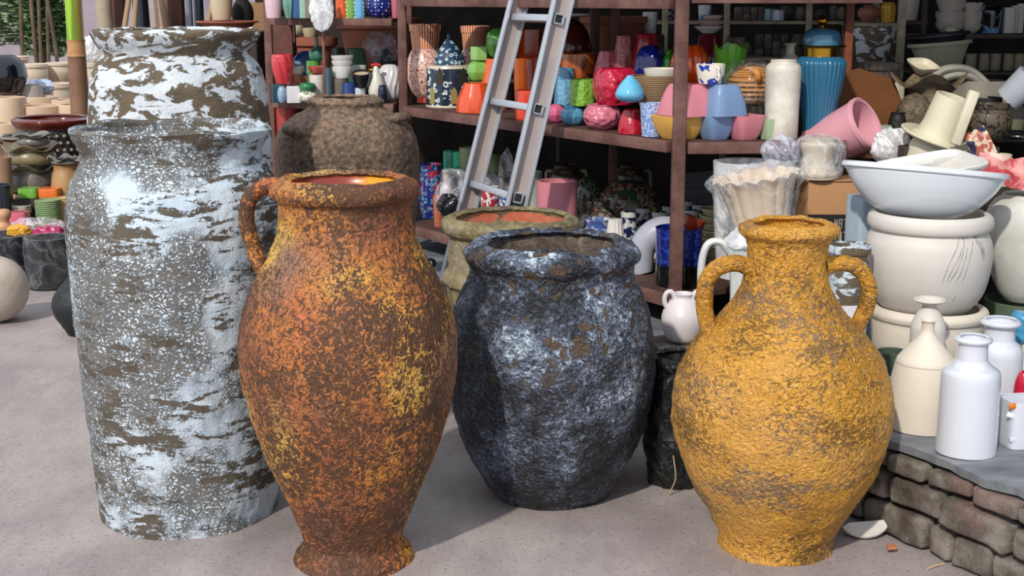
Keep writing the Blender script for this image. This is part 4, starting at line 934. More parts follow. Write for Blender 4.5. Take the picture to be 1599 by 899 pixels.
# top board of the side rack
z = 1.401
def e3(*a, **k): k['z'] = 1.401; return e1(*a, **k)
e3('planter', 'pale pink planter on the top board of the side rack', 'planter', 'cup', 426, -12, 28, glaze('#e8c4cc', .3), off=.0)
e3('frilled_vase', 'sea green frilled vase beside the pale pink planter', 'vase', 'vase', 450, -14, 18, glaze('#6fa090', .25), mod=flute(7, .08), seg=60)
for i, (x, c_) in enumerate(((463, '#2a5a94'), (472, '#9ac0a8'), (480, '#8a7f70'))):
    e3('tile_box', ('deep blue slim box', 'mint green slim box', 'taupe slim box')[i] + ' on the top board of the side rack', 'box', 'block', x, -10, 10, glaze(c_, .3), mod=square(10, 0), ang=25)
bag('hanging_bag', 'translucent white plastic bag hanging over the edge of the top board', 484, -14, 520, 44, 6.74, film('#f2f4f8', .7), 21, .45)
for i, (x, c_, w) in enumerate(((533, '#e8642c', 19), (547, '#7cb050', 16), (561, '#6ab0dc', 17))):
    e3('polka_mug', ('orange mug with white dots', 'green mug with white dots', 'light blue mug with white dots')[i] + ' on the top board', 'mug', 'cyl', x, -8, w, pattern('dots', c_, '#ffffff', 55), group='polka dot mugs on the top board')
e3('navy_planter', 'navy planter with rows of white dots on the top board', 'planter', 'round', 592, -10, 44, pattern('dots', '#1c2a78', '#e0e4f4', 60), mod=poly(8), ang=25)
L1('planter', 'rose pink planter squeezed against the rack post', 'planter', 'cup', 618, -10, 16, glaze('#c86a80', .25), D=6.86, z=1.401)
L1('planter', 'red planter on the low board below the coral vase', 'planter', 'cup', 447, 168, 36, glaze('#a83a34', .3), D=7.0, z=.616)
# big terracotta pots behind the side rack
for (x, yt, w, D_, prof, lab) in ((590, 28, 130, 9.0, 'basin', 'big terracotta tub seen behind the plastic dome'), (488, 58, 78, 8.5, 'basin', 'terracotta tub behind the green bottle vase'), (420, 14, 60, 9.4, 'round', 'terracotta urn behind the rack post')):
    stool(x, D_, 0, .92, .4, 'dark crate under the ' + lab.split(' seen')[0].split(' behind')[0] + {590: ' by the dome', 488: ' by the bottle vase', 420: ' by the post'}[x])
    L1('tub', lab, 'tub', prof, x, yt, w, TC, D=D_, z=.92)
L1('globe', 'cream globe on the terracotta tub behind the side rack', 'ball', 'ball', 462, 31, 22, matte('#cfc8b4'), D=8.45, z=W(488, 58, 8.5).z, hm=.11, solid=True)
L1('pot', 'small pale yellow pot next to the cream globe', 'pot', 'cup', 484, 44, 24, matte('#cfc09a'), D=8.45, z=W(488, 58, 8.5).z)

# ================================================================== wares on the stone ledge
z = LZ
WG = glaze('#d6dae4', .14, var=.03); WB = matte('#e3dacb', '#d2c7b8', .6, .08, 40, 3); WBM = matte('#d8d2ca', '#c8c2bc', .55, .1, 30, 2)
def LD(*a, **k): k['z'] = LZ; return L(*a, **k)
LD('bottle_vase', 'glossy white bottle vase standing at the very edge of the stone ledge', 'vase', [(.97, 0), (1, .02), (.985, .50), (.97, .66), (.90, .72), (.68, .76), (.54, .80), (.51, .83), (.50, .94), (.60, .965), (.62, .985), (.56, 1)], 1520, 526, 94, WG, D=3.60, seg=72, res=5, wall=.012)
LD('bottle_vase', 'glossy white bottle vase standing behind the one at the ledge edge', 'vase', [(.97, 0), (1, .02), (.985, .50), (.97, .64), (.86, .71), (.66, .76), (.62, .80), (.62, .92), (.80, .95), (.82, .98), (.74, 1)], 1563, 499, 76, WG, D=4.02, seg=64, res=5, wall=.012)
cv = LD('cone_vase', 'unglazed cream conical vase with a thin neck and a scored line', 'vase', [(1, 0), (.99, .08), (.92, .38), (.80, .60), (.72, .66), (.52, .74), (.30, .83), (.19, .89), (.165, .94), (.18, .985), (.23, 1)], 1450, 500, 116, WB, D=3.83, seg=72, res=5)
lathe('scored_line', [(cv.r * .800, cv.h * .605), (cv.r * .806, cv.h * .606), (cv.r * .798, cv.h * .609)], matte('#a39888'), cv.o, seg=72, open_=False)
LD('shouldered_vase', 'slender whitish vase with a flat flared rim behind the cream conical vase', 'vase', [(.8, 0), (.95, .3), (1, .66), (.96, .76), (.70, .86), (.42, .92), (.44, .95), (.88, .985), (.90, 1)], 1452, 467, 54, WBM, D=4.06, seg=56, res=5)
LD('small_pot', 'dark green glazed cup beside the cream conical vase', 'cup', 'cup', 1393, 548, 50, glaze('#4c5a4e', .25), D=4.02)
LD('planter', 'light blue planter peeping out behind the ochre amphora', 'planter', 'cup', 1388, 592, 34, glaze('#7fb6e0', .3), D=3.90)
mg = LD('square_mug', 'white square mug with a pumpkin sticker at the edge of the picture', 'mug', 'cyl', 1598, 622, 60, WG, D=3.66, mod=square(6, R(8)), seg=56, ang=30)
p = W(1581, 635, 3.55)
bm = bmesh.new(); bmesh.ops.create_uvsphere(bm, u_segments=20, v_segments=12, radius=.0125, matrix=Matrix.Diagonal((1, .35, .8, 1)))
def stick(o, x, y, D): q = W(x, y, D); o.parent = mg.o; o.location = q - mg.o.location; return o
stick(from_bm('pumpkin_sticker', bm, glaze('#e07a20', .4)), 1582, 634, mg.D - mg.r * .95)
o = stick(box('paper_tag', (0, 0, 0), (.022, .003, .014), matte('#f4f2ee'), bev=.001), 1578, 648, mg.D - mg.r * .97); o.rotation_euler = (0, R(18), 0)
stick(box('corner_lug', (0, 0, 0), (.018, .012, .012), WG, bev=.002), 1581, 686, mg.D - mg.r * .95)
bm = bmesh.new(); bmesh.ops.create_icosphere(bm, subdivisions=4, radius=1)
for v in bm.verts: p_ = v.co.copy(); v.co = p_ * (.052 + .016 * max(0, math.sin(p_.x * 4 + 1) * math.cos(p_.z * 5)))
o = from_bm('blue_figure', bm, glaze('#4c9cc8', .2)); tq = W(1606, 510, 4.15); o.location = (tq.x, 4.15, tq.z); tag(o, 'turquoise rounded ornament at the edge behind the white bottle vases', 'ornament')
pl2 = L1('pedestal_pot', 'plain white pot carrying the turquoise ornament', 'pot', 'cyl', 1606, 534, 40, WBM, D=4.15, z=LZ)
L1('heart_box', 'glossy red heart-like pot beside the second bottle vase', 'pot', 'egg', 1600, 580, 30, glaze('#c81e3c', .12), D=3.88, z=LZ)

# tower: pot, pot, oval bowl
lw = LD('big_pot', 'large unglazed cream pot at the bottom of the white tower on the ledge', 'pot', [(.70, 0), (.82, .15), (.94, .45), (.97, .70), (.965, .84), (1, .87), (1.02, .93), (1, .98), (.97, 1)], 1450, 478, 178, WB, D=4.38, seg=90, res=5, wall=.022)
upz = lw.top + .000
up_ = L('big_pot', 'big round cream pot in the middle of the white tower, with faint pencil scratches', 'pot', [(.58, 0), (.70, .04), (.90, .22), (.995, .50), (.985, .70), (.93, .80), (.90, .84), (.96, .86), (.985, .91), (.97, .97), (.93, 1)], 1453, 332, 194, WBM, D=4.38, z=upz - .015, seg=90, res=5, wall=.02)
random.seed(4)
bm = bmesh.new()
for i in range(9):
    a0 = -1.62 + i * .055 + random.uniform(-.02, .02); z0 = .30 + random.uniform(-.02, .02) - i * .012
    if i < 5: path = [(a0 + t_ * .30, z0 - .16 + t_ * .17 + .012 * math.sin(t_ * 5 + i)) for t_ in [k / 10 for k in range(11)]]
    else: path = [(-1.30 + .30 * math.sin(t_ * 1.5) + i * .02, .29 - t_ * .12 + i * .004) for t_ in [k / 10 for k in range(11)]]
    def rad_at(zz):
        tt = zz / up_.h; t0 = [(.58, 0), (.70, .04), (.90, .22), (.995, .50), (.985, .70), (.93, .80)]
        for (r0, h0), (r1, h1) in zip(t0, t0[1:]):
            if h0 <= tt <= h1: return (r0 + (r1 - r0) * (tt - h0) / (h1 - h0)) * up_.r
        return up_.r * .9
    tube_bm(bm, [(math.cos(a) * (rad_at(zz) + .0012), math.sin(a) * (rad_at(zz) + .0012), zz) for a, zz in path], .0011, 5)
from_bm('pencil_scratches', bm, matte('#8d8a90'), up_.o)
ob = L1('oval_bowl', 'wide oval white bowl tilted on top of the white tower', 'bowl', [(.42, 0), (.62, .18), (.82, .52), (.94, .84), (.955, .90), (1, .92), (1.0, 1)], 1441, 268, 262, glaze('#e3e8ee', .2, var=.03), D=4.38, z=up_.top - .03, seg=90, res=4, mod=oval(.62), wall=.018, inner=.75, hm=.155)
ob.o.rotation_euler = (R(-6), R(5), 0); ob.o.location.z = up_.top - .012; 
ob2 = L1('square_dish', 'thin white square dish lying slantwise inside the oval bowl', 'dish', [(.75, 0), (.95, .6), (1, 1)], 1452, 262, 150, glaze('#ece9e4', .2, var=.03), D=4.42, z=1.0, hm=.035, mod=square(6, .1), ang=30, seg=60)
ob2.o.rotation_euler = (R(4), R(-9), 0); ob2.o.location.z = W(1452, 262, 4.42).z - .02
# right hand vase on green pot
gp_ = LD('pot', 'moss green pot under the tall whitish vase at the picture edge', 'pot', 'cyl', 1600, 468, 120, glaze('#5d6e5a', .35), D=4.62, seg=50)
L('tall_vase', 'tall speckled off-white vase on the moss green pot, cut by the picture edge', 'vase', [(.45, 0), (.62, .10), (.88, .35), (1, .60), (.97, .80), (.82, .93), (.66, .98), (.64, 1)], 1612, 303, 138, matte('#dcdad2', '#c4c3bb', .5, .1, 40, 8), D=4.62, z=gp_.top, seg=64, res=5)
L1('dark_carved_pot', 'dark carved pot in the gap between the white tower and the moss green pot', 'pot', 'cyl', 1552, 462, 34, matte('#1d201c', '#3a3c34', .5, .9, 40), D=5.0, z=LZ)
# white carved pot + whitewashed pot seen through the amphora's handle
wc = LD('carved_pot', 'white wavy-carved pot seen through the amphora handle', 'pot', [(.70, 0), (.9, .3), (1, .8), (1, 1)], 1325, 472, 58, glaze('#e6e3ea', .25, 1.0, 24), D=4.28, seg=60)
L1('clay_pot', 'small brown clay pot with whitewash splashes on the white carved pot', 'pot', [(.85, 0), (.92, .5), (.90, .82), (1, .88), (1, 1)], 1327, 382, 66, m_whitewash('whitewashed_small', True, 9, True), D=4.28, z=wc.top, seg=60)
# small white jug with ring handle on the stones
js = L1('stone_block', 'rough stone block under the little white jug', 'stone', 'block', 1062, 540, 92, MSTONE, D=4.62, z=LZ, hm=.05, mod=square(5, .3), rough=.012, solid=True)
jg = L('small_jug', 'little white round jug with ring handles at its neck, standing on a rough stone', 'jug', [(.55, 0), (.80, .10), (1, .40), (.95, .62), (.66, .84), (.46, .90), (.44, .96), (.50, 1)], 1067, 458, 66, glaze('#e6dfe2', .35, .1, 20, .06), D=4.62, z=js.top, seg=56, res=5)
for sd in (-1, 1):
    c_ = Vector((sd * jg.r * .66, -.01, jg.h * .88)); rr_ = jg.h * .13
    tube('ring_handle', [c_ + Vector((math.cos(a) * rr_ * .8, 0, math.sin(a) * rr_ * 1.35)) for a in [k * 2 * math.pi / 18 for k in range(19)]], .0085, jg.mat, jg.o, 10)
# loose rubble by the jug
random.seed(3)
for i, (x, y, s_) in enumerate(((1030, 590, .07), (1022, 560, .06), (1036, 560, .05))):
    pt = G(x, y, LZ)
# tall white jug with big loop handle
wj = LD('tall_jug', 'tall white jug with a large loop handle and plastic on its frilled top', 'jug', [(.62, 0), (.70, .05), (.60, .4), (.66, .72), (.95, .96), (1, 1)], 1160, 376, 58, glaze('#dfe3e0', .25), D=4.50, seg=64, mod=ribs(8, .06), res=4)
R0 = wj.r
tube('handle', crom([Vector((-R0 * .62, 0, wj.h * .90)), Vector((-R0 * 1.2, 0, wj.h * .99)), Vector((-R0 * 1.9, 0, wj.h * .97)), Vector((-R0 * 2.2, 0, wj.h * .80)), Vector((-R0 * 2.1, 0, wj.h * .50)), Vector((-R0 * 1.7, 0, wj.h * .25)), Vector((-R0 * .6, 0, wj.h * .16))], 8), .018, wj.mat, wj.o, 12, .7)
q = lathe('plastic_twist', [(.050, wj.h - .03), (.062, wj.h + .0), (.030, wj.h + .03), (.008, wj.h + .065)], film('#f2f4fa', .6), wj.o, seg=40, open_=False, resample=4, rough_amp=.02, rscale=24)
# fluted planter in film
cr_ = L1('crate', 'brown carton hidden behind the amphora, under the fluted planter', 'crate', 'block', 1235, 398, 84, matte('#8b6d4c'), D=4.62, z=LZ, mod=square(10, 0), ang=25)
fp = L('fluted_planter', 'cream fluted planter with a scalloped lip, wrapped in clear plastic', 'planter', [(.56, 0), (.60, .2), (.68, .55), (.84, .88), (1, 1)], 1200, 275, 140, matte('#dcc8b0', '#cdb79c', .5, .05), on=cr_, mod=ribs(16, .06), seg=160, zmod=lambda a, t, r: .010 * abs(math.cos(8 * a)) * (t > .9), wall=.010, yd=-.02)
fp.o.rotation_euler = (0, R(-9), 0); fp.o.location.x -= .0
lathe('plastic_wrap', [(fp.r * .62, .02), (fp.r * .70, fp.h * .35), (fp.r * .86, fp.h * .75), (fp.r * 1.08, fp.h * 1.0), (fp.r * .7, fp.h * 1.10), (fp.r * .2, fp.h * 1.13)], film('#eef2fb', .30), fp.o, seg=60, open_=False, resample=5, rough_amp=.03, rscale=16, seed=3)
tubb = L1('plastic_tub', 'translucent white plastic tub behind the wrapped fluted planter', 'tub', 'cup', 1166, 252, 104, film('#e2e2e4', .8), D=4.95, z=.50, seg=48)
L1('crate', 'brown carton in the shade under the translucent tub', 'crate', 'block', 1192, 400, 52, matte('#7d6144'), D=4.95, z=LZ, hm=.213, mod=square(10, 0), ang=25)
bag('crumpled_bag', 'clear plastic bag with a red print lying between the planter and the wrapped pedestal', 1192, 212, 1246, 268, 4.72, film('#dfe3f6', .5), 31)
# cardboard box and what lies on it
p = W(1296, 330, 4.95); k = PX(4.95, .7)
b0 = box('cardboard_box', (p.x, 4.98, (LZ + .55) / 2), (.24, .20, .55 - LZ), matte('#8f7250')); tag(b0, 'plain brown carton carrying the printed cardboard box', 'box')
zt = W(1296, 283, 4.9).z
cbx = empty('cardboard_box', (p.x, 4.98, .551)); tag(cbx, 'open brown cardboard box with a black printed band, beside the white tower', 'box')
CB = matte('#b98c62', '#a67a52', .85, .1, 60, 2); H_ = zt - .551; Wd = 84 * k
b_ = box('carton', (0, 0, H_ / 2), (Wd, .20, H_), CB, cbx, bev=.003)
bz = W(1296, 357, 4.9).z - .551
o = box('black_band', (0, -.1015, bz), (Wd * .99, .003, .11), matte('#1c1a1a'), cbx, bev=0)
def stroke_text(parent, rows, cell, org, mat, dy):
    bm = bmesh.new()
    for r_, row in enumerate(rows):
        x_ = org[0]
        for ch in row:
            segs = {'E': ['L', 'T', 'M', 'B'], 'I': ['C'], 'H': ['L', 'R', 'M'], 'T': ['T', 'C'], 'N': ['L', 'R', 'D'], 'A': ['L', 'R', 'T', 'M'], 'R': ['L', 'T', 'M', 'D'], 'L': ['L', 'B'], ' ': []}[ch]
            w_, h_ = cell; z_ = org[1] - r_ * h_ * 1.45; th = w_ * .22
            for s_ in segs:
                d = {'L': ((x_, z_), (th, h_)), 'R': ((x_ + w_ - th, z_), (th, h_)), 'C': ((x_ + w_ / 2, z_), (th, h_)), 'T': ((x_ + w_ / 2 - th / 2, z_ + h_ / 2), (w_, th)), 'B': ((x_ + w_ / 2 - th / 2, z_ - h_ / 2), (w_, th)), 'M': ((x_ + w_ / 2 - th / 2, z_), (w_, th)), 'D': ((x_ + w_ / 2, z_ - h_ * .15), (th, h_ * .7))}[s_]
                box_bm(bm, (d[0][0], dy, d[0][1]), (d[1][0], .002, d[1][1]))
            x_ += w_ * 1.5
    return from_bm('printed_letters', bm, mat, parent, False)
stroke_text(o, ['NATIN', 'INTHN'], (.011, .032), (.002, bz + .022), matte('#cfc6b4'), -.1035)
fl = box('flap', (-Wd * .1, -.07, H_ + .004), (Wd * .9, .07, .004), CB, cbx, bev=.001)
ws = L1('ridged_stand', 'pale blue vertically ridged square stand between the box and the white tower', 'stand', 'block', 1356, 305, 52, glaze('#b4c6d6', .35), D=4.62, z=LZ, mod=lambda a, t: square(8, .25)(a, t) * (1 + .012 * math.cos(60 * a)), seg=240, ang=60)
wp = L('pedestal', 'cream turned pedestal wrapped in clear plastic, standing on the cardboard box', 'pedestal', [(1, 0), (.98, .12), (.78, .3), (.72, .55), (.86, .85), (.78, .9), (.82, 1)], 1279, 216, 66, matte('#d9cdb8', None, .5, .05), D=4.93, z=cbx.location.z + H_ + .008, solid=True)
wrap(wp, 1.18, 1.06, 8, film('#eef2fb', .4))
pk = L1('pink_pot', 'pale pink plant pot lying on its side with its mouth towards the viewer', 'pot', [(.80, 0), (.96, .93), (1.0, .935), (1.0, 1)], 1312, 212, 86, glaze('#e3a4b0', .35, var=.04), D=5.15, z=1.0, hm=.235, seg=64, wall=.016, res=2, inner=.8, rot=(R(35), R(56), 0))
L1('crate', 'brown carton under the lying pink pot', 'crate', 'block', 1320, 262, 70, matte('#7d6144'), D=5.3, z=LZ, mod=square(10, 0), ang=25)
# cream stand stack on top of the heap behind the oval bowl
CRM = matte('#ddd6bd', '#cdc5aa', .5, .08)
stool(1470, 5.0, LZ, .985, .34, 'dark crate behind the oval bowl carrying the cream stands')
cs1 = L('cream_stand', 'cream wide-brimmed stand like an upturned hat, leaning on the heap', 'stand', [(.62, 0), (.64, .22), (.62, .30), (1.0, .37), (1.0, .42), (.60, .44), (.50, 1.0)], 1468, 204, 112, CRM, D=4.85, z=.99, hm=.25, solid=False, rot=(R(10), R(16), 0), res=3, seg=56)
cs1.o.location.z += .0
bp_ = W(1506, 184, 4.70); o = box('cream_stake', (0, 0, 0), (.036, .03, .19), CRM, bev=.006); o.location = (bp_.x, 4.70, bp_.z); o.rotation_euler = (0, R(17), 0); tag(o, 'flat cream slat standing upright against the cream cylinder', 'slat')
bag('crumpled_bag', 'sparkling crumpled plastic film between the pink pot and the cream stand', 1364, 200, 1422, 262, 4.98, film('#f4f4f6', .6), 41)
# printed tissue papers
def sheet(name, label, x, y, D, w, h, mat, rot, seed):
    c = W(x, y, D); k = PX(D, c.z); bm = bmesh.new(); bmesh.ops.create_grid(bm, x_segments=24, y_segments=18, size=.5)
    for v in bm.verts:
        q = v.co.copy(); v.co = Vector((q.x * w * k, 0.02 * mn.noise(Vector((q.x * 3, q.y * 3, seed))), q.y * h * k + .012 * mn.noise(Vector((q.x * 4, q.y * 4, seed + 5)))))
    bmesh.ops.solidify(bm, geom=bm.faces[:], thickness=.003)
    o = from_bm(name, bm, mat); o.location = c; o.rotation_euler = rot; tag(o, label, 'paper'); return o
sheet('printed_card', 'cream and red printed card standing among the heap behind the oval bowl', 1531, 226, 4.7, 36, 52, pattern('patch', '#e4cdb4', '#a8503c', 30, .5, fg2='#2c3450'), (R(-15), R(-24), 0), 1)
sheet('printed_paper', 'crumpled pink and red printed paper at the picture edge', 1575, 266, 4.55, 90, 52, pattern('patch', '#d9908c', '#b83c44', 14, .5, fg2='#e8c8b8'), (R(-35), R(8), 0), 3)
L1('crate', 'dark crate under the printed papers at the picture edge', 'crate', 'block', 1580, 285, 110, m_wood('#3b2e28', '#2a211d'), D=4.95, z=LZ, mod=square(10, 0), ang=25)
L1('bowl', 'small cream bowl rim showing above the printed paper', 'bowl', 'cup', 1564, 241, 32, CRM, D=4.85, z=W(1580, 285, 4.95).z)

# ================================================================== dim heap on a table at the back
tbl = empty('work_table', (W(1480, 150, 6.3).x, 6.3, LZ)); tag(tbl, 'low dark table under the heap of grey and brown pots', 'table')
tx = tbl.location.x; TZ = .95
for (dx, dy) in ((-.5, -.5), (.9, -.5), (-.5, .5), (.9, .5)): rel(box('leg', (tx + dx, 6.3 + dy, (LZ + TZ - .03) / 2), (.06, .06, TZ - .03 - LZ), MBOARD), tbl)
rel(box('table_top', (tx + .2, 6.3, TZ - .015), (1.6, 1.3, .03), MBOARD), tbl)
D6 = 6.0
def H(*a, **k): k.setdefault('z', TZ); return L1(*a, **k)
bsn = H('plaster_basin', 'pale olive oval basin lying under the black basin', 'basin', 'basin', 1468, 84, 100, matte('#a8a58e', '#8a8870', .8), D=6.5, z=1.10, hm=.11, mod=oval(.6), seg=48, rot=(0, R(-5), 0))
H('black_basin', 'black oval basin resting tilted on the pale olive one', 'basin', 'basin', 1466, 66, 98, glaze('#14161a', .5), D=6.5, z=1.2, hm=.075, mod=oval(.6), seg=48, rot=(0, R(-6), 0))
H('crate', 'dark crate under the two oval basins', 'crate', 'block', 1468, 115, 80, m_wood('#3b2e28', '#2a211d'), D=6.6, z=TZ, hm=.20, mod=square(10, 0), ang=25)
for i, (x, y, w, r_) in enumerate(((1500, 118, 118, 8), (1505, 128, 110, 14))):
    c = W(x, y + 10, 6.05); k = PX(6.05, 1.1); bm = bmesh.new()
    tube_bm(bm, crom([c + Vector((-w / 2 * k, 0, -.02)), c + Vector((-w / 4 * k, 0, .05)), c + Vector((w * .1 * k, 0, .05)), c + Vector((w * .38 * k, -.02, -.03)), c + Vector((w * .5 * k, -.03, -.10))], 8), .032, 12, flat=.6)
    o = from_bm('grey_arch', bm, matte('#a9a69c', '#8c897e', .85)); tag(o, ('upper pale grey arched stand curving over the heap', 'lower pale grey arched stand on the heap')[i], 'arch')
H('cracked_plate', 'pale broken plate with raised edge lying on the heap below the black basin', 'plate', 'plate', 1440, 106, 44, CRM, D=5.9, z=1.12, hm=.04, mod=square(4, .4), rot=(R(20), R(8), 0))
gs_ = W(1530, 150, 5.85)
H('plaster_slab', 'large grey plaster block draped over the back of the heap', 'slab', 'dome', 1535, 126, 120, matte('#8f8c82', '#75736a', .85), D=6.1, z=TZ, mod=square(3, .3), seg=48)
H('ruffled_vase', 'olive brown vase with a wide ruffled rim lying on the heap', 'vase', [(.35, 0), (.50, .25), (.56, .5), (.48, .75), (.82, .92), (1, 1)], 1450, 124, 112, m_rust('rough_olive_clay', [(.35, '#4a3f30'), (.55, '#7d6d54'), (.68, '#9a8b70')], 26), D=5.75, z=TZ, mod=flute(4, .07), zmod=lambda a, t, r: .030 * math.cos(4 * a + .6) * t ** 4, seg=80)
H('basket_dome', 'brown basket-like domed pot below the ruffled vase', 'pot', 'ball', 1430, 145, 56, m_rust('woven_brown', [(.4, '#3a3026'), (.6, '#8a7c66')], 60), D=5.55, z=TZ, solid=True)
H('patterned_pot', 'dark brown pot with black leaf relief beside the cream cylinder', 'pot', 'belly', 1545, 162, 72, pattern('worms', '#5c5040', '#1d1815', 26, .6), D=5.5, z=TZ - .0, seg=48)
H('black_rim_pot', 'black-rimmed dark pot behind the cream slat', 'pot', 'cyl', 1536, 152, 56, glaze('#1c1816', .4), D=5.9, z=TZ)
H('pot', 'white-rimmed green pot near the picture edge of the heap', 'pot', 'cup', 1580, 188, 38, glaze('#6c7058', .4), D=5.6, z=TZ)
H('dark_pot', 'black shiny pot at the picture edge of the heap', 'pot', 'round', 1590, 205, 46, glaze('#15161a', .25), D=5.4, z=TZ)
H('white_bucket', 'bluish white cylinder pot lying tilted at the picture edge', 'pot', [(.85, 0), (1, .95), (1, 1)], 1592, 138, 50, glaze('#c3cbd6', .3), D=5.8, z=1.1, hm=.13, rot=(R(20), R(40), 0))
H('fluted_bowl', 'dusky fluted bowl behind the rusted sheet', 'bowl', 'basin', 1374, 98, 72, matte('#8d7f74', '#6c5f56', .8), D=6.35, z=TZ + .05, mod=ribs(16, .08), seg=120)
L1('dusky_pot', 'dark brick pot turned upside down beside the fluted bowl', 'pot', 'dome', 1324, 62, 36, matte('#6e4c44'), D=6.7, z=1.02)
L1('rolled_mat', 'black lumpy ornament by the cream stand', 'ornament', 'round', 1402, 176, 28, matte('#1d1b1a', None, .6, .9), D=5.4, z=TZ)
L1('cream_pot', 'small pale square pot beside the ruffled vase', 'pot', 'cyl', 1400, 130, 20, CRM, D=6.0, z=TZ, mod=square(6, .4))
L1('olive_shell', 'pale olive shell-like dish behind the sparkling plastic film', 'dish', 'dome', 1382, 196, 36, matte('#9aa08c', None, .6), D=5.35, z=TZ - .05)
# rusted sheet leaning behind the pink pot
rp = W(1352, 165, 5.75); bm = bmesh.new()
ol = [(-.5, -.55), (.45, -.55), (.55, .05), (.38, .42), (-.1, .55), (-.42, .45), (-.55, .0)]
f0 = [bm.verts.new((a * .30, 0, b * .34)) for a, b in ol]; f1 = [bm.verts.new((a * .30, .012, b * .34)) for a, b in ol]
bm.faces.new(f0); bm.faces.new(f1[::-1])
for i in range(7): bm.faces.new((f0[i], f1[i], f1[(i + 1) % 7], f0[(i + 1) % 7]))
o = from_bm('rusted_sheet', bm, matte('#7a4a26', '#57331c', .9, .3, 20, 3), None, False); o.location = rp + Vector((0, 0, -.03)); o.rotation_euler = (R(-12), 0, 0); tag(o, 'rust brown metal sheet leaning behind the lying pink pot', 'sheet')
# whitewashed basket jar and the wares by the tan post
stool(1358, 7.0, LZ, 1.10, .3, 'dark crate under the whitewashed basket jar')
bj_ = L1('basket_jar', 'wide jar with white bark-like flakes behind the rusted post', 'jar', 'cup', 1358, 42, 84, m_whitewash('flaking_white', False, 14, True), D=7.0, z=1.102)
rk3 = empty('wall_rack', (W(1200, 35, 8.3).x, 8.3, LZ)); tag(rk3, 'cream wooden rack of dusty grey pots along the dark back of the stall', 'shelf')
def rk3box(name, x0, y0, x1, y1, D, dz=.35, mat=MCREAM):
    a = W(x0, y0, D); b = W(x1, y1, D); return rel(box(name, ((a.x + b.x) / 2, D + dz / 2, (a.z + b.z) / 2), (abs(b.x - a.x), dz, abs(a.z - b.z)), mat), rk3)
RZ = W(1200, 33, 8.3).z
rk3box('board', 1020, 33, 1370, 38, 8.3, .5); rk3box('board', 1020, 90, 1400, 94, 8.3, .5); 
for x in (1134, 1262, 1038, 1366):
    a = W(x, 60, 8.28); rel(box('upright', (a.x, 8.28, (LZ + 2.3) / 2), (.035, .03, 2.3 - LZ), MCREAM), rk3)
rel(box('board', (W(1200, 35, 8.3).x, 8.55, 1.72), (1.5, .5, .02), MCREAM), rk3)
GP = [matte('#6f655c', '#57504a', .85), matte('#877b70', '#625a52', .85), matte('#564f49', '#3c3733', .85)]
random.seed(8)
# small dusty blocks and pots stacked on both boards
proto = {}
def dusty(kind, x, yb, w, h, D, z, mi):
    key = (kind, mi)
    if key not in proto:
        o = lathe('dusty_pot', [(a * .05, b * .1) for a, b in PR[kind]], GP[mi], None, seg=20, open_=kind not in CLOSED, mod=square(5, .2) if kind == 'block' else None, resample=3); proto[key] = o
    else:
        o = proto[key].copy(); C.objects.link(o)
    p = W(x, 40, D); k = PX(D, z); o.location = (p.x, D, z); o.scale = (w * k / .1, w * k / .1, h * k / .1)
    tag(o, 'small dusty grey clay pot among the stacks on the cream back rack', 'pot', 'dusty grey pots on the back rack'); return o
for x in range(1152, 1200, 12):
    for j in range(2): dusty('block', x + j * 0, 0, 11, 10, 8.45, RZ + .002 + j * .0405, (x // 12 + j) % 2)
for x, w, h, m_ in ((1207, 18, 18, 0), (1228, 26, 22, 2), (1248, 18, 20, 1), (1280, 22, 16, 2), (1316, 26, 20, 1), (1300, 14, 22, 0), (1070, 18, 16, 1)): dusty('round', x, 0, w, h, 8.5, RZ + .002, m_)
Z2 = W(1200, 90, 8.3).z
for x in range(1186, 1232, 13):
    for j in range(3): dusty('block', x, 0, 12, 11, 8.5, Z2 + .002 + j * .0445, (x // 13 + j) % 3)
for x, w, h, m_ in ((1246, 20, 34, 0), (1262, 18, 30, 2), (1160, 30, 22, 1), (1306, 22, 30, 0)): dusty('round', x, 0, w, h, 8.45, Z2 + .002, m_)
L1('octagonal_pot', 'small white eight-sided pot on the upper board of the back rack', 'pot', 'cyl', 1215, 16, 20, glaze('#c9ccd6', .3), D=8.36, z=RZ + .002, mod=poly(8))
L1('cup', 'pale teal cup beside the white eight-sided pot', 'cup', 'cyl', 1200, 14, 12, glaze('#7fa8ac', .3), D=8.36, z=RZ + .002)
L1('cup', 'white cup with a blue side leaning on the back rack beside the corner post', 'cup', 'cup', 1101, 8, 22, pattern('patch', '#d9dde4', '#5a7ab0', 9), D=8.36, z=RZ + .002)
L1('vase', 'navy and white vase on the back rack near the corner post', 'vase', 'vase', 1047, 10, 18, pattern('flowers', '#1c2a4c', '#c8ccd2', 30), D=8.36, z=RZ + .002)
for i in range(3): L1('dish', ('lowest', 'middle', 'topmost')[i] + ' grey dish of the pile next to the leaf-edged bowl', 'dish', 'plate', 1152, 60, 32 - i * 3, matte('#9a9284'), D=6.6, z=UZ + .06 + i * .022, hm=.02, group='grey dishes by the leaf-edged bowl')
L1('pot', 'grey pot under the pile of grey dishes', 'pot', 'cyl', 1152, 100, 26, GP[0], D=6.6, z=UZ - .1, hm=.158)
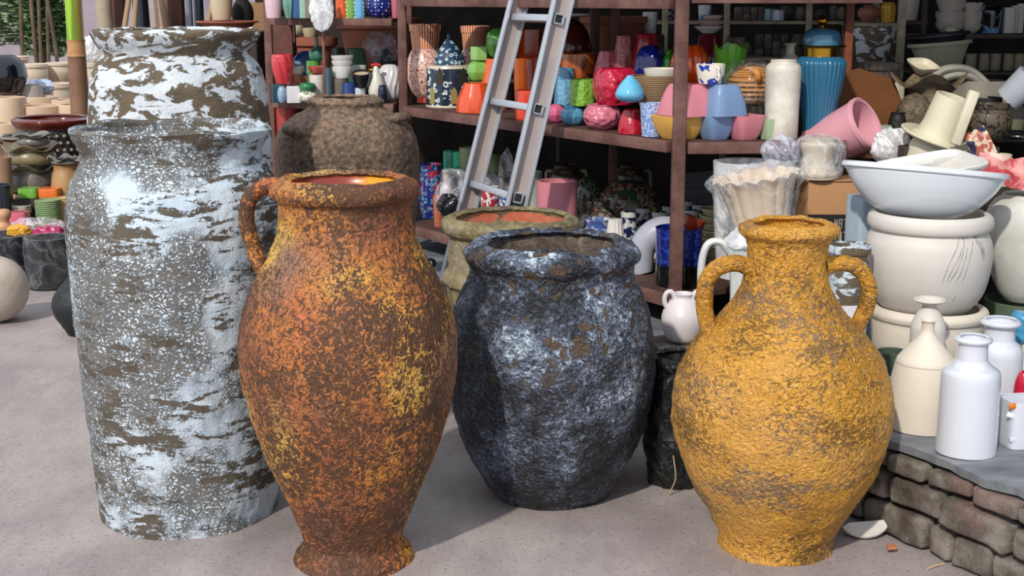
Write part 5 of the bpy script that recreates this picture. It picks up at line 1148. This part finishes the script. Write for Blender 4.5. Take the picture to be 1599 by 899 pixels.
# tan post and right back rack
rk4 = empty('wall_rack', (W(1500, 50, 7.7).x, 7.7, LZ)); tag(rk4, 'dark wooden rack of stacked white bowls at the far side of the stall', 'shelf')
def r4(name, x0, x1, z0, z1, D, dz, mat): a = W(x0, 50, D); b = W(x1, 50, D); return rel(box(name, ((a.x + b.x) / 2, D + dz / 2, (z0 + z1) / 2), (b.x - a.x, dz, z1 - z0), mat), rk4)
SZ = W(1500, 53, 7.7).z
MDK = m_wood('#54473f', '#3a302b')
r4('board', 1440, 1700, SZ - .025, SZ, 7.7, .55, MDK); r4('board', 1440, 1700, 1.08, 1.10, 7.7, .55, MDK); r4('board', 1440, 1700, 1.75, 1.77, 7.7, .55, MDK)
r4('upright', 1440, 1447, LZ, 2.4, 7.7, .04, MDK); r4('upright', 1690, 1698, LZ, 2.4, 7.7, .04, MDK)
tp = W(1407, 50, 7.3); o = box('wooden_post', (tp.x, 7.3, (LZ + 2.5) / 2), (.038, .038, 2.5 - LZ), MCREAM); tag(o, 'thin tan wooden post between the basket jar and the black basin', 'post')
for (x, n_, w, lab, top) in ((1483, 11, 44, 'white bowl in the taller stack on the dark rack', 0), (1516, 8, 34, 'white bowl in the shorter stack next to the drip-glazed vase', 0)):
    first = None
    for i in range(n_):
        zz = SZ + .001 + i * .0165
        wv = w * (.72 + .28 * min(1, (i % 5 + 1) / 4))
        if first is None:
            s_ = L1('bowl', lab, 'bowl', 'bowl', x, 40, w, glaze('#cfc4b8', .35), D=7.82, z=zz, hm=.05, group='stacked white bowls on the dark rack', zmod=lambda a, t, r: .004 * math.cos(6 * a) * t); first = s_.o
        else:
            o = first.copy(); C.objects.link(o); o.location.z = zz; o.scale = (wv / w * 1.05, wv / w * 1.05, 1); o['label'] = lab
L1('small_bowl', 'small round cream pot before the taller bowl stack', 'pot', 'ball', 1485, 40, 20, glaze('#d8cdb8', .3), D=7.72, z=SZ, solid=True)
L1('drip_vase', 'black vase with pale blue glaze drips on the dark rack', 'vase', 'tall', 1548, 8, 34, pattern('patch', '#14171c', '#6f9cc8', 10, .15), D=7.8, z=SZ)
for i, x in enumerate((1576, 1585, 1594)): L1('white_box', ('whitish slim canister beside the drip-glazed vase', 'second whitish canister from the drip-glazed vase', 'third whitish canister from the drip-glazed vase')[i], 'canister', 'cyl', x, 12 - i * 3, 11 if i else 18, glaze('#cfc6bc', .4), D=7.8 + i * .02, z=SZ, mod=square(6, 0))
for i, x in enumerate((1517, 1537, 1555, 1575, 1592)): L1('tube_pot', ('pale worn cylinder pot, first in the row under the dark rack board', 'second pale worn cylinder pot of the row', 'middle worn cylinder pot of the row', 'fourth worn cylinder pot of the row', 'last worn cylinder pot of the row by the picture edge')[i], 'pot', 'cyl', x, 84, 17, matte('#9a9078', '#6c6450', .7), D=7.8, z=1.101, group='worn cylinder pots under the dark board')
# board left of the tan post with three wares
a = W(1335, 36, 7.45); b = W(1402, 36, 7.45); rel(box('board', ((a.x + b.x) / 2, 7.6, a.z - .01), (b.x - a.x, .3, .02), MCREAM), rk4)
zz = a.z
L1('terracotta_vase', 'round terracotta vase with a wide lip on the short cream board', 'vase', 'vase', 1358, 8, 36, matte('#9a6452', '#82503f', .7), D=7.55, z=zz)
L1('yellow_vase', 'small mustard yellow faceted vase on the short cream board', 'vase', 'tall', 1388, 4, 24, glaze('#d09a34', .35), D=7.52, z=zz, mod=poly(8))
L1('white_planter', 'whitish planter behind the tan post', 'planter', 'cup', 1420, -2, 32, glaze('#c8c0b4', .4), D=7.9, z=W(1420, 32, 7.9).z)
rel(box('board', (W(1420, 32, 7.9).x, 8.0, W(1420, 32, 7.9).z - .012), (.18, .3, .02), MDK), rk4)

# ================================================================== yard at the far side
# black planters in film
PF = film('#dfe4ea', .14)
b1_ = L('planter', 'black cylinder planter in clear film with magenta wrapping inside', 'planter', 'cyl', 73, 370, 70, glaze('#15181e', .2), D=7.15, z=0, seg=48, wall=.012)
b2_ = L('planter', 'black cylinder planter in clear film behind the cream stone ball', 'planter', 'cyl', 6, 366, 80, glaze('#15181e', .2), D=7.25, z=0, seg=48, wall=.012)
for s_ in (b1_, b2_): lathe('plastic_wrap', [(s_.r * 1.02, .01), (s_.r * 1.03, s_.h * .5), (s_.r * 1.03, s_.h * .98), (s_.r * .8, s_.h * 1.02)], PF, s_.o, seg=48, open_=False, resample=4, rough_amp=.008, rscale=20)
stp = matte('#9a8d84', '#7c7068', .85)
pd = empty('low_table', (W(60, 340, 8.2).x, 8.2, 0)); tag(pd, 'low wooden stand under the stacked plates and ruffled pots', 'table')
zt_ = .20; px_ = pd.location.x
rel(box('table_top', (px_ - .2, 8.6, zt_ - .02), (1.5, 1.7, .04), m_wood('#8a6a58', '#6b5044')), pd)
for dx in (-.85, .45):
    for dy in (-.5, .5): rel(box('leg', (px_ - .0 + dx, 8.5 + dy, (zt_ - .04) / 2), (.06, .06, zt_ - .04), m_wood('#8a6a58', '#6b5044')), pd)
TB = zt_
zs = W(60, 345, 7.8).z
# stacked plates: each plate one thing
def platestack(x, w, n, D, z0, col, lab, grp, dz=.0125):
    first = None
    for i in range(n):
        if first is None:
            s_ = L1('plate', lab % 'lowest', 'plate', [(.9, 0), (1, .5), (1, 1)], x, 340, w, glaze(col, .35), D=D, z=z0, hm=dz * .92, group=grp, mod=poly(10), inner=.4); first = s_.o
        else:
            o = first.copy(); C.objects.link(o); o.location.z = z0 + i * dz; o.rotation_euler.z = .15 * math.sin(i * 2.1); o['label'] = lab % ('topmost' if i == n - 1 else 'middle')
    return z0 + n * dz
zg = platestack(76, 38, 12, 7.95, TB, '#8ba878', '%s sage green plate of the stack behind the black planters', 'sage green plates')
zc = platestack(101, 26, 12, 8.05, TB, '#d8b888', '%s straw coloured plate of the stack beside the sage green one', 'straw coloured plates')
platestack(30, 36, 4, 8.05, TB, '#2f7a6a', '%s teal plate of the low stack by the sage green one', 'teal plates')
platestack(30, 38, 4, 8.05, TB + .052, '#e4dcc8', '%s cream plate lying on the teal plates', 'cream plates')
stool(62, 8.2, TB, W(46, 308, 8.15).z - .002, .30, 'dark crate under the two bright ribbed dishes')
L1('ribbed_dish', 'small bright green ribbed dish on the stand', 'dish', 'block', 46, 293, 30, glaze('#7ab84a', .3), D=8.15, z=W(46, 308, 8.15).z, mod=square(6, 0))
L1('ribbed_dish', 'small bright orange ribbed dish beside the green ribbed one', 'dish', 'block', 79, 293, 32, glaze('#f07a2c', .3), D=8.15, z=W(46, 308, 8.15).z, mod=square(6, 0))
L1('pink_dish', 'rose pink square dish before the cream plates', 'dish', 'block', 30, 330, 28, glaze('#dc6c84', .3), D=7.85, z=TB, mod=square(6, 0))
L1('figurine', 'tan round-headed clay figure behind the black planters', 'figurine', [(.9, 0), (1, .3), (.6, .48), (.95, .75), (.8, .93), (.3, 1)], 5, 326, 24, matte('#cf9c74', '#b8845c', .6), D=7.65, z=TB, solid=True)
bag('wrapped_parcel', 'yellow parcel in clear film in the far black planter', 12, 350, 48, 372, 7.3, glaze('#e2a41c', .3), 51)
bag('wrapped_parcel', 'magenta parcel in clear film behind the magenta-lined planter', 54, 352, 100, 374, 7.32, glaze('#b0185c', .25), 53)
bag('crumpled_bag', 'clear sparkling film lying over the yellow and magenta parcels', 20, 340, 96, 358, 7.42, film('#f0e6ee', .5), 55, .4)
# ruffled pots, hobnail planter, dark bowls
RC = m_rust('olive_glazed_clay', [(.34, '#5c5646'), (.5, '#85795c'), (.62, '#9a8a6a')], 9, .3, .004)
RC2 = m_rust('slate_glazed_clay', [(.34, '#4c4f56'), (.5, '#74706a'), (.62, '#9c8878')], 9, .3, .004)
RP = [(.45, 0), (.70, .10), (.80, .38), (.74, .68), (.66, .80), (.86, .92), (1, 1)]
ruf = lambda n, a_: (lambda a, t, r: a_ * math.cos(n * a + 1) * max(0, t - .7) / .3)
r0 = L1('clay_pot', 'tan clay pot at the bottom of the ruffled pot pile', 'pot', 'round', 50, 300, 76, matte('#a88a6c', '#8f7458'), D=8.45, z=TB)
r1 = L1('ruffled_pot', 'slate ruffled-rim pot in the middle of the pile beside the hobnail planter', 'pot', RP, 47, 258, 92, RC2, on=r0, zmod=ruf(5, .020), seg=70)
r2 = L1('ruffled_pot', 'glossy olive ruffled-rim pot stacked on the slate one', 'pot', RP, 49, 228, 92, RC, on=r1, zmod=ruf(5, .020), seg=70)
L1('ruffled_bowl', 'small slate bowl with a wavy rim on top of the olive ruffled pot', 'bowl', RP, 52, 213, 62, RC2, on=r2, zmod=ruf(4, .012), seg=60, hm=.07)
L1('round_jar', 'slate blue wide-mouthed jar before the hobnail planter', 'jar', 'belly', 34, 210, 66, RC2, D=8.7, z=.62)
L1('support_pot', 'brown pot under the slate blue wide-mouthed jar', 'pot', 'cyl', 34, 260, 50, matte('#7d6a58'), D=8.7, z=TB, hm=.62 - TB - .003)
L1('ruffled_bowl', 'brownish ruffled-rim bowl tucked between the pile and the whitewashed jar', 'bowl', RP, 104, 246, 60, RC2, D=8.25, z=.52, zmod=ruf(6, .016), seg=70)
L1('tan_jar', 'tan glazed jar under the brownish ruffled bowl', 'jar', 'round', 103, 268, 48, matte('#b08a5c', '#8f6c44', .5), D=8.25, z=TB, hm=.52 - TB - .003)
hb = L('hobnail_planter', 'black planter studded with silvery hobnails under a broad glossy brown rim', 'planter', [(.72, 0), (.80, .3), (.86, .8), (.84, 1)], 82, 196, 120, glaze('#33322f', .25, 1.0, 30, kind='cell'), D=9.0, z=TB, seg=64, solid=True)
lathe('brown_rim', [(hb.r * .90, hb.h - .01), (hb.r * 1.0, hb.h + .022), (hb.r * 1.02, hb.h + .042), (hb.r * .97, hb.h + .05)], glaze('#6a2418', .1), hb.o, seg=64, wall=.03, inner=1, resample=4)
bm = bmesh.new()
for i in range(6):
    for j in range(30):
        a = (j + .5 * (i % 2)) * 2 * math.pi / 30
        if math.sin(a) > .1: continue
        zz_ = hb.h * (.42 + .095 * i); rr_ = hb.r * (.80 + .02 * i)
        bmesh.ops.create_icosphere(bm, subdivisions=1, radius=.013, matrix=Matrix.Translation((math.cos(a) * rr_, math.sin(a) * rr_, zz_)))
o = from_bm('hobnails', bm, glaze('#a8a49c', .2), hb.o); o['kind'] = 'stuff'
L1('dark_bowl', 'brown rimmed bowl at the picture edge by the ruffled pots', 'bowl', 'cup', 2, 246, 30, matte('#9c7c64'), D=8.2, z=TB)
L1('navy_bowl', 'navy glazed bowl at the picture edge below the brown rimmed one', 'bowl', 'cup', 0, 288, 36, glaze('#26323c', .25), D=7.95, z=TB)

# cream pots in rows; each pot one thing
CP = matte('#d8bfa6', '#c9ae92', .7, .05, 30, 3); CPW = matte('#dccbb8', '#cbb8a2', .6, .05, 30, 3)
stg = empty('pallet_table', (W(70, 190, 11.0).x, 11.0, 0)); tag(stg, 'low timber platform carrying the rows of cream pots', 'table')
rel(box('deck', (stg.location.x - .3, 11.4, .50), (3.4, 2.8, .05), m_wood('#8a6a58', '#6b5044')), stg)
for dx in (-1.8, .0, 1.2):
    for dy in (-.9, 1.6): rel(box('leg', (stg.location.x + dx, 11.0 + dy, .2375), (.1, .1, .475), m_wood('#8a6a58', '#6b5044')), stg)
PZ = .527
rowdef = [ (14, 152, 46, 10.2, 'cyl', CP), (20, 152, 40, 10.6, 'cyl', CP), (60, 151, 58, 10.9, 'cyl', CP), (62, 165, 66, 10.35, 'cyl', CP), (120, 163, 56, 10.35, 'cyl', CP), (106, 156, 50, 10.8, 'cyl', CP),
           (10, 192, 52, 9.8, 'cyl', CP)]
labs = ['tall cream cylinder pot below the navy vase', 'cream cylinder pot tucked behind the one below the navy vase', 'low cream cylinder pot behind the front pair', 'wide cream cylinder pot in the front pair above the brown-rimmed planter', 'wide cream cylinder pot touching the whitewashed jar, below the bamboo', 'cream cylinder pot under the foot of the bamboo pole', 'stout cream cylinder pot at the picture edge beside the brown-rimmed planter']
for (x, yt, w, D_, pr, m_), lb_ in zip(rowdef, labs): L1('cream_pot', lb_, 'pot', pr, x, yt, w, m_, D=D_, z=PZ, group='cream cylinder pots', wall=.015)
CPR = [(.62, 0), (.80, .18), (.97, .55), (.93, .84), (1, .88), (1, 1)]
sup = []
for i, (x, yt, w, D_, lb_) in enumerate(((52, 100, 44, 11.6, 'cream bellied pot with a rolled rim beside the navy vase'), (92, 98, 42, 11.8, 'cream bellied pot with a rolled rim just before the bamboo pole'), (88, 130, 48, 11.3, 'whitish bellied pot below the one before the bamboo pole'), (142, 98, 44, 11.8, 'cream bellied pot between the bamboo pole and the whitewashed jar'), (30, 88, 30, 12.4, 'white shallow pot under the bush'))):
    if i in (0, 1, 3, 4):
        zb_ = {0: 140, 1: 131, 3: 150, 4: 99}[i]
        z_ = W(x, zb_, D_).z
        L1('support_pot', 'plain cream pot under the ' + lb_.replace('cream ', '').replace('white ', ''), 'pot', 'cyl', x, zb_ + 1, w * .8, CP, D=D_ + .02, z=PZ, hm=z_ - PZ - .003)
    else: z_ = PZ
    L1('cream_pot', lb_, 'pot', CPR, x, yt, w, CPW, D=D_, z=z_, group='cream bellied pots', wall=.015)
nv = L('navy_vase', 'glossy navy vase with a black body among the cream pots', 'vase', 'egg', 6, 86, 66, glaze('#0e1622', .12), D=10.9, z=W(6, 148, 10.9).z, seg=56, solid=True)
L1('support_pot', 'stout pot under the glossy navy vase', 'pot', 'cyl', 6, 150, 52, CP, D=10.95, z=PZ, hm=nv.z - PZ - .003)
L1('grey_canister', 'pale grey canister beside the navy vase', 'canister', 'cyl', 48, 133, 34, matte('#b3aca6'), D=11.0, z=PZ)
bag('blue_sheet', 'pale blue plastic sheet folded between the cream pots', 40, 124, 84, 146, 11.2, film('#c4d2ec', .8), 61)
bag('white_bundle', 'white plastic bundle lying on the pots beside the bamboo pole', 124, 60, 152, 100, 11.8, film('#f2f4f6', .85), 63)
tz_ = W(144, 99, 12.2).z
L1('support_pot', 'stout cream pot under the dark teal pot', 'pot', 'cyl', 144, 100, 40, CP, D=12.2, z=PZ, hm=tz_ - PZ - .003)
L1('teal_pot', 'dark teal pot beside the bamboo pole', 'pot', 'round', 144, 78, 22, glaze('#2c4450', .3), D=12.2, z=W(144, 99, 12.2).z)
# bamboo pole
bp0 = W(124, 150, 10.0); bm = bmesh.new(); 
bb = empty('bamboo_pole', (bp0.x, 10.0, PZ)); tag(bb, 'thick bamboo pole, bright green above and brown below, among the cream pots', 'pole')
zj = W(112, 88, 10).z; r_ = 14 * PX(10, 1.2)
def culm(name, z0, z1, mat, ra, rb, lab=None):
    o = lathe(name, [(ra * 1.06, z0 - PZ), (ra, z0 - PZ + .02), ((ra + rb) / 2, (z0 + z1) / 2 - PZ), (rb, z1 - PZ - .02), (rb * 1.08, z1 - PZ)], mat, bb, seg=32, open_=False, resample=3)
    if lab: o['label'] = lab
    return o
culm('lower_culm', PZ, zj, matte('#8d6a52', '#75563f', .6, .1, 10), r_ * 1.08, r_, 'brown lower culm')
zk = W(108, 62, 10).z; culm('sheath', zj, zk, matte('#c8986a', '#b38454', .6, .1, 10), r_ * 1.0, r_ * .98, 'tan papery sheath')
gm = NG('bamboo_green'); gm.P('Base Color', gm.mix(gm.ramp(gm.sep(gm.vec(src='Object'), 0), [(.0, 0.0), (.06, 1.0)]), gm.mix(gm.ramp(gm.noise(3, gm.vec(6, 6, .4)), [(.45, 0.0), (.55, 1.0)]), '#9cc42c', '#5f8c24'), '#a88a4c')); gm.P('Roughness', .35)
culm('green_culm', zk, 2.6, gm.m, r_ * .95, r_ * .9, 'fresh green upper culm')
# bush
random.seed(5)
def shrub(x, D, y0, y1, w, n, lab, mat, seed):
    c = W(x, (y0 + y1) / 2, D); k = PX(D, 1.3); t = empty('bush', (c.x, D, 0)); tag(t, lab, 'bush')
    bm = bmesh.new(); random.seed(seed)
    for i in range(8):
        a = random.uniform(0, 6.28); tube_bm(bm, crom([Vector((.12 * math.cos(a), .1 * math.sin(a), 0)), Vector((.3 * math.cos(a) + random.uniform(-.1, .1), .2 * math.sin(a), .8)), Vector((.5 * math.cos(a) * random.random(), .3 * math.sin(a), 1.9))], 5), [.024] * 4 + [.018] * 7, 7)
    from_bm('stems', bm, matte('#7a6656', '#54463a', .9), t)
    bm = bmesh.new(); hw = w / 2 * k; z0_ = W(x, y1, D).z
    for i in range(n):
        a = random.uniform(0, 6.28); rr_ = math.sqrt(random.random()); zz_ = z0_ + random.random() ** .8 * (2.2 - z0_)
        pth = Vector((math.cos(a) * rr_ * hw, math.sin(a) * rr_ * hw * .7, zz_)); s_ = random.uniform(.03, .06)
        Q = Matrix.Rotation(random.uniform(0, 6.28), 3, 'Z') @ Matrix.Rotation(random.uniform(-1.2, 1.2), 3, 'X')
        vs = [bm.verts.new(pth + Q @ Vector(v)) for v in ((-s_, 0, 0), (0, -s_ * .4, .004), (s_, 0, 0), (0, s_ * .4, .004))]; bm.faces.new(vs)
    me = bpy.data.meshes.new('foliage'); bm.to_mesh(me); bm.free(); f = link('foliage', me, mat, t, False)
    return t
LF = matte('#46663c', '#7f9c68', .5, 0); LF2 = matte('#5b7c52', '#a4b890', .5, 0)
shrub(15, 13.7, -40, 70, 90, 3200, 'loose blue-green bush at the picture edge above the cream pots', LF2, 5)
shrub(72, 13.6, -40, 88, 84, 4600, 'dark twiggy bush beside the bamboo pole', LF, 6)
# wall far back, timber pillars, tall vases behind the rear jar
wf = slab('wall_front', [(-14, 17), (-1.9, 17), (-1.9, 17.3), (-14, 17.3)], 0, 4.5, matte('#a79aa2', '#8a7f8c', .9, .2, 8, 1.5)); wf.name = 'wall_yard'; struct(wf)
def vcol(name, x0, x1, D, zt, mat, lab, cat, tip=1.0):
    a = W((x0 + x1) / 2, 30, D); w_ = (x1 - x0) * PX(D, 1.3); o = lathe(name, [(w_ * .46, 0), (w_ * .5, zt * .1), (w_ * .5, zt * .5), (w_ * .5 * tip, zt)], mat, None, seg=32, open_=False, resample=3); o.location = (a.x, D, 0); tag(o, lab, cat); return o
vcol('column_planter', 151, 176, 8.6, 1.66, matte('#b8ab98', '#9a8c76', .6), 'tall greyish tan column planter, first behind the rear whitewashed jar', 'planter')
o = box('timber_post', (W(183, 30, 8.8).x, 8.8, .95), (.10, .08, 1.9), m_wood('#6b463a', '#50342b')); tag(o, 'brown timber post beside the first tan column planter', 'post')
vcol('column_vase', 203, 238, 8.7, 1.62, glaze('#14202c', .15), 'tall glossy black tapering vase between the two timber posts', 'vase', .62)
vcol('column_planter', 240, 266, 8.5, 1.68, matte('#c8a890', '#b0907a', .6), 'tall pinkish tan column planter beside the black tapering vase', 'planter')
o = box('timber_post', (W(276, 30, 8.7).x, 8.7, .95), (.09, .08, 1.9), m_wood('#6b4232', '#4e3026')); tag(o, 'brown timber post beside the pinkish tan column planter', 'post')
for x0, x1, lb_ in ((194, 204, 'thin pale stick leaning before the black vase'), (209, 214, 'second thin stick before the black vase'), (323, 338, 'brown stick leaning in front of the cream bucket')):
    a = W(x0, 46, 8.3 - x0 * .0008); b = W(x1, -20, 8.4 - x0 * .0008); d = (b - a) / (b.z - a.z)
    o = tube('stick', [a - d * (a.z - .02), b + d * .3], .016, matte('#a88c6c'), None, 8); tag(o, lb_, 'stick')
vcol('column_vase', 302, 320, 9.2, 1.6, glaze('#1c2632', .15), 'dark slim vase behind the brown leaning stick', 'vase', .8)
vcol('column_vase', 286, 302, 9.4, 1.6, glaze('#8f9aa8', .2), 'grey blue slim vase beside the second timber post', 'vase', .9)
ctub = L1('terracotta_tub', 'flat terracotta tub behind the rim of the rear whitewashed jar', 'tub', 'basin', 355, 33, 96, TC, D=7.6, z=W(355, 50, 7.6).z, seg=56)
stool(355, 7.6, 0, ctub.z, .42, 'dark crate under the flat terracotta tub')
L1('tall_tub', 'brown terracotta tub beside the rack post', 'tub', 'dome', 405, 32, 50, TC, D=8.6, z=0)
L1('cream_bucket', 'cream bucket standing on the flat terracotta tub', 'bucket', 'cup', 345, -6, 36, matte('#cfc0a0'), D=7.75, z=ctub.top + .001, hm=.14)
L1('dark_bowl', 'black lumpy bundle beside the cream bucket', 'bundle', 'ball', 378, -4, 34, matte('#17181a', None, .8, .9), D=7.9, z=1.31)
stool(400, 8.2, 0, 1.18, .3, 'dark crate carrying the brown carton by the black bundle')
L1('carton', 'brown carton beside the black bundle', 'crate', 'block', 405, 4, 40, matte('#a8805c'), D=8.2, z=1.18, mod=square(9, .1), ang=25)
